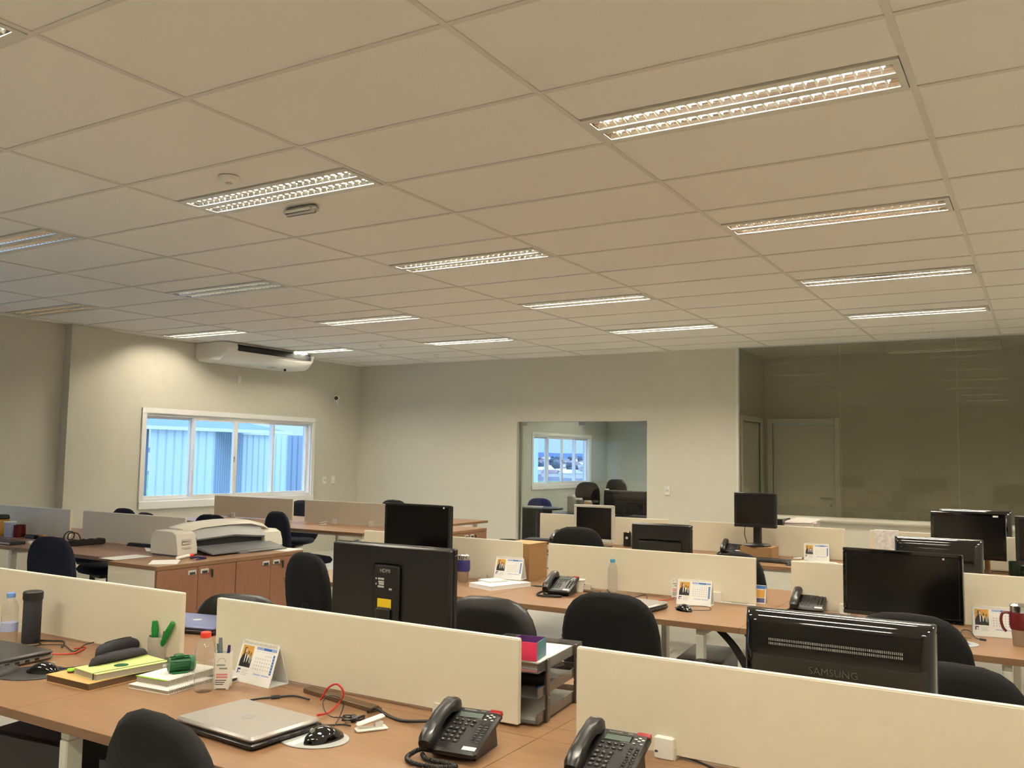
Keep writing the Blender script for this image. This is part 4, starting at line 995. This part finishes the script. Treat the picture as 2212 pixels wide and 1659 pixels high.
# cable flap lying open at the foot of the wide panel
P4 = [at(*q) for q in ((655, 1498), (800, 1541), (826, 1527), (690, 1489))]; c = sum(P4, Vector())/4
r = thing('cable_channel_lid', 'brown channel lid lying loose along the foot of the divider panel', 'channel lid', (c.x, c.y-.012, .74), yaw2(P4[0], P4[1])); G('brown').cbox(-.155, .155, -.016, .016, 0, .014, .002).build('lid_bar', r); G('desk_edge').cbox(-.155, .155, .016, .026, 0, .007, .002).build('lid_lip', r)

# ------------------------------------------------------------------- cables
def cable(label, pts, rad, m, plug=None, name='cable', k=6):
    P = smooth_path([Vector(p) for p in pts], k); b = P[0].copy(); r = thing(name, label, 'cable', b)
    G(m).tube([p-b for p in P], rad, 6).build('cord', r, ang=80)
    if plug:
        for i in plug: d = (P[min(i+1, len(P)-1)] if i >= 0 else P[-1])-(P[i] if i >= 0 else P[-2]); q = P[i]-b; d.normalize(); G('cable_black').cyl(q-d*.012, q+d*.012, rad*2.4, n=8).build('plug', r)
    return r
def pz(px, py, h=.004): p = at(px, py, .74+h); return p
cable('red network cable rising in a loop behind the silver laptop', [pz(686, 1545, .02), pz(712, 1538), pz(735, 1515, .02), pz(742, 1495, .05), pz(728, 1478, .07), pz(708, 1487, .05), pz(693, 1512, .012)], .0028, 'cable_red')
cable('thin black mouse cord looping beside the red network cable', [pz(722, 1568, .008), pz(735, 1545), pz(742, 1520, .02), pz(728, 1505, .04), pz(705, 1505, .04), pz(698, 1525, .02), pz(715, 1548, .006), pz(760, 1548)], .0016, 'cable_black')
cable('black cord with a tied bundle behind the oval mouse pad', [pz(680, 1562, .012), pz(700, 1566), pz(740, 1565), pz(757, 1568, .008)], .0022, 'cable_black', plug=(2,))
p = at(763, 1560); r = thing('cable_bundle', 'small tied bundle of black cord behind the white paper punch', 'cable', (p.x, p.y, .74), D(50))
for k in range(4): G('cable_black').tube([(.03*math.cos(t), (.007+.002*k)*math.sin(t), .008+.004*math.sin(t*2+k)+.002*k) for t in [2*PI*j/20 for j in range(21)]], .0018, 5).build('cord_loop', r)
G('black_matte').cyl((-.006, 0, .010), (.006, 0, .010), .0105, n=10).build('tie', r)
cable('black laptop power cord with a ferrite lump behind the silver laptop', [pz(542, 1512, .012), pz(570, 1508), pz(595, 1506), pz(635, 1503), pz(668, 1511, .006)], .0028, 'cable_black', plug=(12,))
cable('thick black cords running from the channel lid to the near desk phone', [pz(795, 1538, .010), pz(812, 1530, .012), pz(838, 1546), pz(870, 1557), pz(925, 1558, .012)], .0045, 'cable_black')
cable('black phone cord at the foot of the panel with the white socket box', [pz(1416, 1622, .02), pz(1445, 1625), pz(1485, 1637), pz(1520, 1650), pz(1560, 1668)], .0028, 'cable_black')
cable('red network cable beside the dark laptop', [pz(101, 1413, .01), pz(140, 1413), pz(165, 1410), pz(185, 1398), pz(160, 1402)], .0024, 'cable_red')
cable('thin dark cord looping from the dark laptop to the fabric pouches', [pz(85, 1393), pz(135, 1393), pz(160, 1407), pz(185, 1392, .01), pz(215, 1387, .012), pz(228, 1400, .006)], .0018, 'cable_black', plug=(29,))
cable('black cord coiled at the foot of the tall black case', [pz(30, 1392), pz(60, 1396), pz(88, 1392, .012), pz(80, 1384), pz(110, 1384), pz(138, 1386), pz(133, 1398)], .0028, 'cable_black')
cable('thin mouse cord running to the dark fabric pouch', [pz(118, 1446, .008), pz(150, 1442), pz(195, 1436)], .0015, 'cable_black')
cable('black phone cord running past the white cup to the cyan-capped bottle', [pz(1252, 1258, .045), pz(1275, 1266, .012), pz(1300, 1266, .012), pz(1318, 1280, .004)], .0026, 'cable_black')
cable('thin black cord behind the closed grey laptop', [pz(1362, 1292), pz(1380, 1288), pz(1395, 1285, .012), pz(1398, 1293)], .002, 'cable_black')
cable('red cord behind the closed grey laptop', [pz(1410, 1298), pz(1440, 1296), pz(1455, 1293)], .002, 'cable_red')
cable('white cord along the side of the closed grey laptop', [pz(1408, 1318, .01), pz(1425, 1306), pz(1442, 1308, .006)], .0022, 'white_plastic')
cable('thin mouse cord curving before the calendar with a pencil', [pz(1458, 1312, .008), pz(1500, 1309), pz(1530, 1311), pz(1532, 1318), pz(1495, 1318, .004)], .0015, 'cable_black')
cable('black phone cord reaching the socket beside the large glossy monitor', [pz(1786, 1304, .035), pz(1805, 1310), pz(1822, 1318, .006)], .0026, 'cable_black')
cable('loose dark cords beside the oval pad behind a black chair', [pz(2075, 1378), pz(2078, 1362, .006), pz(2095, 1363, .012), pz(2108, 1378), pz(2125, 1382)], .002, 'cable_black', plug=(23,))
cable('brown cord lying across the bench beside the oval pad behind a chair', [pz(2060, 1368), pz(2075, 1375), pz(2098, 1379), pz(2085, 1377)], .0016, 'brown')

# -------------------------------------------------- middle bench, right side
c = [at(1130, 1255), at(1168, 1248)]
r = thing('cardboard_carton', 'tall brown cardboard carton at the end of a divider panel', 'carton', (.24, 2.405, .74), yaw2(*c)-PI/2+.03); G('cardboard').box(-.14, .045, -.10, .10, 0, .208).m('pale_tan').box(-.14, .045, -.10, .10, .208, .2085).build('carton_body', r); G('pale_tan').box(-.14, .047, -.102, .004, .2087, .2105).build('top_flap', r); G('pale_tan').box(-.14, .047, .006, .102, .2087, .2105).build('top_flap', r)  # top and flaps paler than the sides: overhead light put into their colour
slab('paper_pile', 'pile of white papers and booklets under the calendar beside the carton', 'paper pile', ((1024, 1260), (1072, 1269), (1138, 1256), (1085, 1248)), .74, .022, 'paper', 'paper')
slab('booklet', 'small white booklet on the pile of papers beside the carton', 'booklet', ((1040, 1252), (1068, 1258), (1090, 1252), (1062, 1247)), .762, .008, 'paper', 'paper')
p2 = at(1048, 1252); p2.y += .05; pen_box('white printed pen box beside the steel mug with the blue band', p2, D(20))
pen('pencil', 'tall grey pencil in the pen box beside the blue-banded mug', rl(-.004, .01, p2), rl(-.006, .178, p2), .0035, 'pen_grey', 'pen_grey')
pen('highlighter', 'yellow highlighter in the pen box beside the blue-banded mug', rl(.010, .01, p2, .004), rl(.012, .132, p2, .004), .006, 'lime_bright', 'yellow')
pen('ballpoint_pen', 'black pen in the pen box beside the blue-banded mug', rl(-.015, .01, p2, -.004), rl(-.024, .138, p2, -.004), .004, 'ink', 'black_matte')
pen('ballpoint_pen', 'grey flat pen in the pen box beside the blue-banded mug', rl(.004, .01, p2, -.008), rl(.000, .128, p2, -.008), .005, 'pen_grey', 'pen_grey')
p = at(1160, 1267); r = thing('lanyard', 'black strap with a clip lying beside the phone with the white sticker', 'strap', (p.x, p.y, .74), D(10)); G('cable_black').cbox(-.02, .07, -.012, .012, 0, .006, .002).build('strap', r); G('chrome').lathe([(.007, 0), (.008, .003), (.006, .005)], 12, (-.03, 0, 0)).build('clip', r)
p = at(1262, 1275); p.y -= .07; r = thing('plastic_cup', 'small white plastic cup beside the phone with the white sticker', 'cup', (p.x, p.y, .74)); G('white_plastic').lathe([(.024, 0), (.026, .002), (.035, .062), (.036, .064), (.0335, .062), (.0245, .004)], 24).build('cup_body', r); G('white_plastic').lathe([(.0345, .060), (.0375, .062), (.0375, .066), (.0345, .066)], 24).build('rim', r)
r = thing('cable_tray_lid', 'loose brown channel lid between the white cup and the cyan-capped bottle', 'channel lid', (at(1295, 1275).x, R2-.10, .74)); G('brown').cbox(-.05, .05, -.015, .015, 0, .010, .002).build('lid_bar', r); G('desk_edge').cbox(-.05, .05, .015, .022, 0, .005, .002).build('lid_lip', r)
p3 = at(1456, 1292); p3.y += .03; pen_box('white printed pen box behind the calendar with a pencil', p3, D(10), .098, .042)
pen('pencil', 'yellow pencil in the pen box behind a calendar', rl(.0, .01, p3), rl(-.002, .148, p3), .0035, 'yellow', 'mauve')
r = thing('clear_box', 'small clear plastic box at the foot of the large glossy monitor', 'box', (at(1840, 1333).x, at(1840, 1333).y+.02, .74)); G('clear_plastic').cbox(-.02, .02, -.02, .02, 0, .06, .004).build('box_body', r); G('clear_plastic').cbox(-.021, .021, -.021, .021, .0605, .070, .003).build('box_lid', r)
for x, lb in ((1560, 'thin white strip at the foot of the panel behind the edge-on calendar'),):
    p = at(1590, 1307); r = thing('paper_strip', lb, 'paper', (p.x, p.y+.03, .74)); G('paper').cbox(-.09, .09, -.012, .012, 0, .006, .002).build('strip', r); G('label_grey').box(-.03, .05, -.0125, .0125, .0062, .0068).build('printed_band', r)

# --------------------------------------------------- bench by the partition
p = at(1357, 1180); r = thing('storage_tower', 'small black upright box with a white logo and trinkets on top', 'box', (p.x, p.y, .74)); G('black_plastic').cbox(-.03, .03, -.03, .03, 0, .115, .003).build('box_body', r); G('silver_logo').lathe([(.011, 0), (.011, .0006)], 16).xf(TR(0, -.0306, .07, rx=PI/2)).build('logo', r)
for k, (x, y) in enumerate(((-.018, 0), (0, .008), (.018, -.006))): G('chrome').lathe([(.006, .115), (.008, .120), (.005, .128)], 10, (x, y, 0)).build('trinket', r)
r = thing('document_box', 'narrow grey document holder beside the small black upright box', 'document holder', (p.x+.055, p.y+.02, .74)); G('grey_plastic').box(-.008, .008, -.06, .06, 0, .095).build('holder', r); G('paper').box(-.005, .005, -.058, .058, .095, .100).build('sheets', r)
p = at(1672, 1214); r = thing('keyboard', 'black keyboard beside the small carton under a monitor', 'keyboard', (p.x-.10, p.y, .74), D(-3)); G('black_plastic').cbox(-.22, .22, -.07, .07, 0, .018, .004).build('keyboard_body', r); g = G('black_matte')
for i in range(20):
    for j in range(5): g.cbox(-.205+i*.0207, -.188+i*.0207, -.058+j*.024, -.038+j*.024, .018, .022, .001)
g.build('keys', r)['kind'] = 'stuff'
cable('black cord hanging from the monitor on a carton', [(.96, 4.325, .966), (.955, 4.33, .91), (.965, 4.335, .87), (.972, 4.34, .838)], .003, 'cable_black')
p = at(1770, 1214); r = thing('desk_organiser', 'low grey tray under the calendar behind the large glossy monitor', 'tray', (p.x, p.y-.07, .74)); G('lightgrey_plastic').cbox(-.12, .12, -.045, .03, 0, .012, .004).build('tray_body', r); G('white_plastic').box(-.06, .12, -.035, .0, .012, .014).build('tray_insert', r)
for px, py, rz, lb in ((1722, 1207, .3, 'crumpled white paper scrap left of the calendar by the partition bench'), (1783, 1217, .1, 'small white card on the grey tray edge'), (1806, 1216, .9, 'small white card leaning beyond the grey tray')):
    p = at(px, py); r = thing('paper_scrap', lb, 'paper', (p.x, p.y-.1 if px > 1730 else p.y, .74), rz); G('paper').poly([(-.03, -.02, .002), (.03, -.02, .004), (.035, .015, .012), (-.025, .02, .006)]).build('scrap', r); G('paper').box(-.02, .02, -.015, .0, 0, .004).build('under_sheet', r)
# drawing hung on the panel
a = atY(1889, 1147, R3-.012); b = atY(1945, 1150, R3-.012)
r = thing('hanging_drawing', 'large sheet with a grey drawing hung over the panel by the partition', 'drawing', (a.x, R3-.0125, PT)); G('paper_print').box(0, .155, -.0012, 0, -.20, .004).build('sheet', r); G('paper').box(0, .155, -.0012, .024, .004, .0052).build('folded_edge', r)
# trays and papers beyond the panel
p = atY(1685, 1128, 4.95); r = thing('black_letter_tray', 'black letter tray showing above the panel beside the monitor on a carton', 'paper tray', (p.x-.06, 4.95, .74)); G('black_plastic').box(-.13, .11, -.12, .12, 0, .22).build('tray_body', r); g = G('black_plastic'); g.box(-.13, .11, -.12, -.115, .22, .262); g.box(.105, .11, -.115, .12, .22, .262); g.box(-.13, -.125, -.115, .12, .22, .262); g.build('tray_rim', r)
p = atY(1720, 1130, 5.0); r = thing('paper_heap', 'heap of papers showing above the panel beside the black letter tray', 'paper pile', (p.x+.04, 4.98, .74)); G('label_grey').box(-.13, .12, -.10, .12, 0, .235).build('pile', r); G('label_grey').poly([(-.12, -.10, .236), (.10, -.10, .240), (.16, .05, .268), (-.05, .1, .268)]).build('loose_sheet', r); G('mauve').poly([(-.10, -.11, .235), (.14, -.10, .2355), (.12, .0, .258), (-.10, .0, .25)]).build('loose_sheet', r)
# things on the right of that bench
p = at(2192, 1247); r = thing('coffee_mug', 'dark green mug beside a black box on the partition bench', 'mug', (p.x, p.y+.1, .74)); G('dark_green').lathe([(.034, 0), (.036, .003), (.037, .09), (.034, .09), (.032, .006)], 20).build('mug_body', r); G('dark_green').tube(smooth_path([(.035, 0, .075), (.06, 0, .07), (.06, 0, .03), (.035, 0, .02)]), .005, 8).build('handle', r)
p = at(2133, 1243); r = thing('book_stack', 'brown upright book beside the glossy-topped monitor', 'book', (p.x, p.y+.06, .74)); G('cardboard').box(-.014, .014, -.06, .06, 0, .115).build('book_body', r); G('paper').box(-.012, .012, -.058, .058, .115, .117).build('pages', r)
p = at(2208, 1244); r = thing('black_box', 'low black box with white card beside the dark green mug', 'box', (p.x+.05, p.y+.06, .74)); G('black_matte').box(-.07, .07, -.05, .05, 0, .06).build('box_body', r); G('paper').box(-.045, .045, .0, .003, .06, .12).build('card', r)
r = thing('cable_channel_lid', 'dark channel lid along the panel foot behind the dark green mug', 'channel lid', (2.62, R3-.07, .74)); G('brown').cbox(-.20, .20, -.02, .02, 0, .02, .003).build('lid_bar', r); G('desk_edge').cbox(-.20, .20, -.03, -.02, 0, .008, .002).build('lid_lip', r)
for px, py, lb, dk in ((1155, 1170, 'dark folder on the bench beside the glass door', 'fabric_dark'), (1180, 1170, 'white sheet on the bench beside the dark folder', 'paper')):
    p = at(px, py); r = thing('folder_sheet', lb, 'folder' if dk != 'paper' else 'paper', (p.x, p.y+.10, .74), .2); G(dk).cbox(-.12, .12, -.09, .09, 0, .008 if dk == 'paper' else .02, .003).build('cover', r); G('paper').box(-.115, .118, -.085, .088, .003, .006).build('sheets', r)

# ------------------------------------------------------- left bench + printer
pr = thing('large_format_printer', 'wide beige and grey large-format printer lying on the wooden cabinets', 'printer', (-2.30, 1.845, .74))
# local: x towards the room is +X, length along +Y
Lp = .975
def endcap(y0, y1, top):
    sec = [(-.20, .012), (-.205, .10), (-.19, top-.02), (-.16, top), (.02, top), (.065, top-.02), (.085, .06), (.09, .012)]
    return G('printer_beige').loft([[(u*1. if i in (1, 2) else u*.97, y, v if i in (1, 2) else max(.012, v*.97)) for u, v in sec] for i, y in enumerate((y0, y0+.01, y1-.01, y1))], True)
endcap(0, .165, .172).build('left_housing', pr); endcap(.80, Lp, .135).build('right_housing', pr)
g = G('printer_beige'); sec = lambda h_: [(-.21, .06), (-.20, h_-.02), (-.15, h_), (.0, h_-.005), (.03, h_-.03), (-.02, h_-.05)]
g.loft([[(u, y, v) for u, v in sec(h_)] for y, h_ in ((.10, .185), (.25, .212), (.5, .222), (.70, .218), (.84, .185), (.90, .15))], True).build('top_cover', pr, ang=40)
g = G('printer_light'); g.loft([[(.0, y, h_-.012), (.035, y, h_-.035), (.085, y, h_-.085), (.07, y, h_-.098), (.02, y, h_-.06)] for y, h_ in ((.165, .196), (.5, .208), (.80, .180))], True).build('front_hood', pr, ang=30)
G('printer_grey').box(-.19, .03, .165, .80, .03, .12).build('paper_path', pr); G('black_matte').box(.03, .045, .17, .795, .035, .10).build('slot', pr)
G('printer_grey').prism([(.04, .045), (.10, .035), (.235, .012), (.235, .020), (.10, .050), (.04, .058)], .17, .84, 'y').build('output_tray', pr)
G('printer_grey').prism([(.05, .0), (.26, .0), (.26, .012), (.05, .03)], .40, .85, 'y').build('paper_cassette', pr)
G('printer_light').box(.12, .27, .48, .80, .0125, .016).build('tray_cover', pr)
for z in (.105, .085, .055): G('label_grey').box(.0815-.02*(z > .1)*0, .0905, .035, .11, z, z+.013).xf(TR(0, 0, 0)).build('button_panel', pr)
G('printer_grey').box(-.18, .07, .01, Lp-.01, 0, .014).build('base', pr)
def sheet(label, px4, z=.74, m='paper'): return slab('paper_sheet', label, 'paper', px4, z, .001, m)
for lb, q in (('white sheet lying before the left end of the large printer, nearer the bench edge', ((218, 1206), (250, 1210), (328, 1202), (290, 1197))), ('white sheet on the cabinet corner before the large printer', ((328, 1219), (390, 1218), (383, 1209), (321, 1210))), ('white sheet behind the left end of the large printer', ((310, 1191), (344, 1190), (344, 1181), (318, 1182))), ('white sheet under the rounded end of the large printer', ((606, 1192), (640, 1187), (604, 1180), (585, 1186)))): sheet(lb, q)
a, b = at(376, 1209), at(428, 1198); r = thing('marker_pen', 'thick white marker with a red cap on the sheet before the printer', 'pen', (a.x+.03, a.y, .742), yaw2(a, b)); G('white_plastic').cyl((0, 0, .011), (.15, 0, .011), .011, n=14).build('barrel', r); G('cap_red').cyl((.15, 0, .011), (.20, 0, .011), .0115, n=14).build('pen_cap', r)
cable('dark blue cord heaped before the printer tray', [pz(412, 1206), pz(430, 1203, .02), pz(445, 1206), pz(425, 1209), pz(440, 1203, .015)], .006, 'navy')
a, b = at(152, 1180), at(221, 1175); r = thing('power_strip', 'long black power strip with a looped cord on the shaded bench', 'power strip', ((a.x+b.x)/2, (a.y+b.y)/2, .74), yaw2(a, b)); G('black_plastic').cbox(-.14, .14, -.025, .025, 0, .045, .008).build('strip_body', r)
for k in range(4): G('black_matte').cyl((-.1+k*.065, 0, .045), (-.1+k*.065, 0, .048), .018, n=14).build('outlet', r)
cable('black cord standing in a loop behind the long power strip', [pz(138, 1165, .01), pz(140, 1155, .05), pz(150, 1148, .09), pz(160, 1152, .08), pz(158, 1163, .03), pz(147, 1165, .02), pz(150, 1152, .07), pz(168, 1153, .075), pz(175, 1168, .03)], .005, 'cable_black')
p = at(290, 1183); r = thing('cable_tray_lid', 'long dark channel lid at the foot of the shaded panel', 'channel lid', (p.x, L2Y-.045, .74)); G('black_matte').cbox(-.16, .16, -.02, .02, 0, .022, .003).build('lid_bar', r); G('cable_black').cbox(-.16, .16, -.03, -.02, 0, .01, .003).build('lid_lip', r)
# clutter on the shaded bench end
def clut(name, lb, cat, px, py): p = at(px, py); return thing(name, lb, cat, (p.x, p.y, .74))
r = clut('dark_mug', 'dark red mug on the shaded bench beside a pale blue cup', 'mug', 42, 1160); G('dark_red').lathe([(.042, 0), (.045, .003), (.045, .10), (.042, .10), (.040, .006)], 20).build('mug_body', r); G('dark_red').tube(smooth_path([(.044, 0, .085), (.07, 0, .08), (.07, 0, .03), (.044, 0, .02)]), .006, 8).build('handle', r)
r = clut('pale_cup', 'pale blue cup on the shaded bench beside the dark red mug', 'cup', 20, 1160); G('blue_pale').lathe([(.036, 0), (.038, .003), (.045, .12), (.042, .12), (.034, .006)], 20).build('cup_body', r); G('white_plastic').lathe([(.044, .118), (.047, .12), (.047, .126), (.044, .126)], 20).build('rim', r)
r = clut('round_tin', 'olive round tin with dark lid on the shaded bench end', 'tin', 3, 1155); G('ochre').lathe([(.055, 0), (.06, .01), (.06, .12), (.055, .13)], 20).build('tin_body', r); G('black_matte').lathe([(.05, .13), (.058, .14), (.05, .165), (.02, .17)], 20).build('lid', r)
r = clut('dark_binder', 'dark flat binder under mugs at the shaded bench end', 'binder', 20, 1172); r.location.y -= .05; G('fabric_dark').cbox(-.28, .22, -.07, .05, 0, .025, .004).build('cover', r); G('label_grey').box(-.275, .215, -.072, -.06, .006, .02).build('pages', r)
r = clut('toy_charger', 'small black charger on the shaded bench beside the dark red mug', 'charger', 68, 1163); G('black_plastic').cbox(-.07, .07, -.02, .02, 0, .03, .005).build('charger_body', r); G('cable_black').cyl((.07, 0, .015), (.1, 0, .012), .005).build('cord_stub', r)
r = clut('wood_block', 'small orange-brown wooden block on the shaded bench', 'block', 90, 1160); G('pale_tan').cbox(-.045, .045, -.02, .02, 0, .018, .003).build('block_body', r); G('cardboard').box(-.044, .044, -.0205, -.018, .004, .010).build('label_strip', r)
r = clut('white_tape', 'small white roll on the shaded bench beside the chair top', 'tape', 68, 1174); G('white_plastic').lathe([(.016, 0), (.028, 0), (.028, .018), (.016, .018)], 18).build('roll', r); G('fabric_dark').lathe([(.004, .001), (.015, .001), (.015, .016), (.004, .016)], 14).build('core', r)
# waste bin and computer case under the middle bench
p = at(1165, 1400, .15); r = thing('waste_bin', 'black waste bin with a liner under the middle bench', 'bin', (.62, 2.32, 0)); G('black_plastic').lathe([(.11, 0), (.115, .01), (.14, .27), (.133, .27), (.108, .012)], 24).build('bin_body', r); G('black_gloss').lathe([(.142, .255), (.147, .262), (.145, .275), (.135, .278), (.134, .25)], 24).build('bin_liner', r)
p = at(1535, 1430, .3); r = thing('dark_case', 'dark grey computer case on the floor under the middle bench', 'computer', (1.50, 2.05, 0), .1); G('printer_grey').cbox(-.09, .09, -.21, .21, .01, .41, .006).build('case_body', r); G('black_plastic').cbox(-.088, .088, -.222, -.21, .012, .405, .004).build('front_panel', r)
for k in range(5):
    x = 1.70+.007*k; cable('black cords hanging under the middle bench beside the computer case', [(x-.12, 1.72, .70), (x-.03, 1.70, .62), (x+.03, 1.72, .48), (x+.0, 1.76, .30), (x-.05+.022*k, 1.80, .15)], .006, 'cable_black')['group'] = 'cords under the middle bench'

# ------------------------------------------------------------ office beyond
r = thing('meeting_table', 'dark table with a rounded end just inside the office door', 'table', (-3.86, 9.42, 0))
pts = [(-.55, -.32), (.30, -.32)]+[(.30+.32*math.sin(a), -.32*math.cos(a)) for a in [PI*k/12 for k in range(1, 12)]]+[(.30, .32), (-.55, .32)]
G('dark_wood').prism(pts, .685, .71, 'z').build('table_top', r); G('dark_wood').box(-.45, .32, -.02, .02, .02, .685).build('modesty_panel', r); G('dark_wood').cbox(-.50, -.46, -.25, .25, 0, .685, .005).build('end_panel', r); G('dark_wood').cbox(.30, .34, -.25, .25, 0, .685, .005).build('end_panel', r)
r = thing('magazine', 'white open magazine on the office table', 'magazine', (-3.72, 9.42, .71), .3); G('paper').box(-.15, .15, -.1, .1, 0, .012).build('pages', r); G('paper_print').box(-.15, .15, -.1, .1, .012, .0128).build('cover', r)
chair('blue fabric chair at the table inside the office', 1165, 1075, .80, D(190), 'office_blue', False)
o = chair('tall black chair behind the office desk', 1330, 1033, 1.11, D(175), 'chair_leather')
r = thing('office_desk', 'black office desk carrying a monitor beyond the glass door', 'desk', (-2.75, 10.35, 0)); G('dark_wood').box(-1.05, .85, -.36, .36, .56, .59).build('desk_top', r)
for x in (-1.03, .81): G('dark_wood').box(x, x+.03, -.34, .34, 0, .56).build('end_panel', r)
G('dark_wood').box(-1.0, .81, -.33, -.31, .1, .56).build('modesty_panel', r)
monitor('black monitor seen from behind on the office desk beyond the glass door', .70, .36, (-2.62, 10.35), .0149, PI, backm='black_matte', style='gloss', zdesk=.59)
for k, (px, lb, m, hh) in enumerate(((1240, 'grey upright file box on the office desk', 'label_grey', .36), (1258, 'clear brochure holder on the office desk', 'clear_plastic', .30), (1280, 'pink-beige brochure stand on the office desk', 'skin', .26))):
    q = atY(px, 1085, 10.3); r = thing('file_holder', lb, 'document holder', (q.x-.02*k, 10.22, .59)); G(m).cbox(-.05, .05, -.06, .06, 0, hh*.72, .004).build('holder_body', r); G('paper').box(-.04, .04, -.05, .04, hh*.72, hh*.8).build('sheets', r)
q = atY(1310, 1050, 10.5); r = thing('spray_bottle', 'white-capped amber bottle on the office desk', 'bottle', (q.x, 10.52, .59)); G('amber').lathe([(.03, 0), (.032, .01), (.032, .22), (.014, .27), (.014, .30)], 16).build('bottle_body', r); G('white_plastic').lathe([(.03, .30), (.034, .31), (.034, .38), (.03, .385)], 16).build('cap', r)
r = thing('office_cabinet', 'dark high-backed visitor chair behind the file boxes in the office', 'chair', (-4.2, 12.3, 0)); backrest_geo('chair_black', .5, .6).xf(TR(0, 0, .42)).build('backrest', r, ang=60); G('chair_black').cbox(-.25, .25, -.45, .02, .38, .46, .03).build('seat', r)
for sx in (-.2, .2):
    for sy in (-.4, 0): G('black_plastic').cyl((sx, sy, 0), (sx, sy, .39), .014).build('leg', r)

# dark boxes added to stand in for the darkness under the near bench
for x, y, lb in ((-.02, -.40, 'added black box filling the darkness under the bench left of the near chair'), (.52, -.36, 'added black box filling the darkness under the bench behind the near chair')):
    r = thing('dark_case', lb, 'computer', (x, y, 0), .12); G('black_matte').cbox(-.19, .19, -.09, .24, .01, .52, .006).build('case_body', r); G('black_plastic').cbox(-.188, .188, -.102, -.09, .012, .515, .004).build('front_panel', r)
r = thing('dark_case', 'added dark grey box for a dark shape under the middle bench beside hanging cords', 'computer', (1.30, 2.45, 0), .1); G('printer_grey').cbox(-.12, .12, -.21, .21, .01, .43, .006).build('case_body', r); G('black_plastic').cbox(-.118, .118, -.222, -.21, .012, .425, .004).build('front_panel', r)  # box added in place of an unclear dark shape
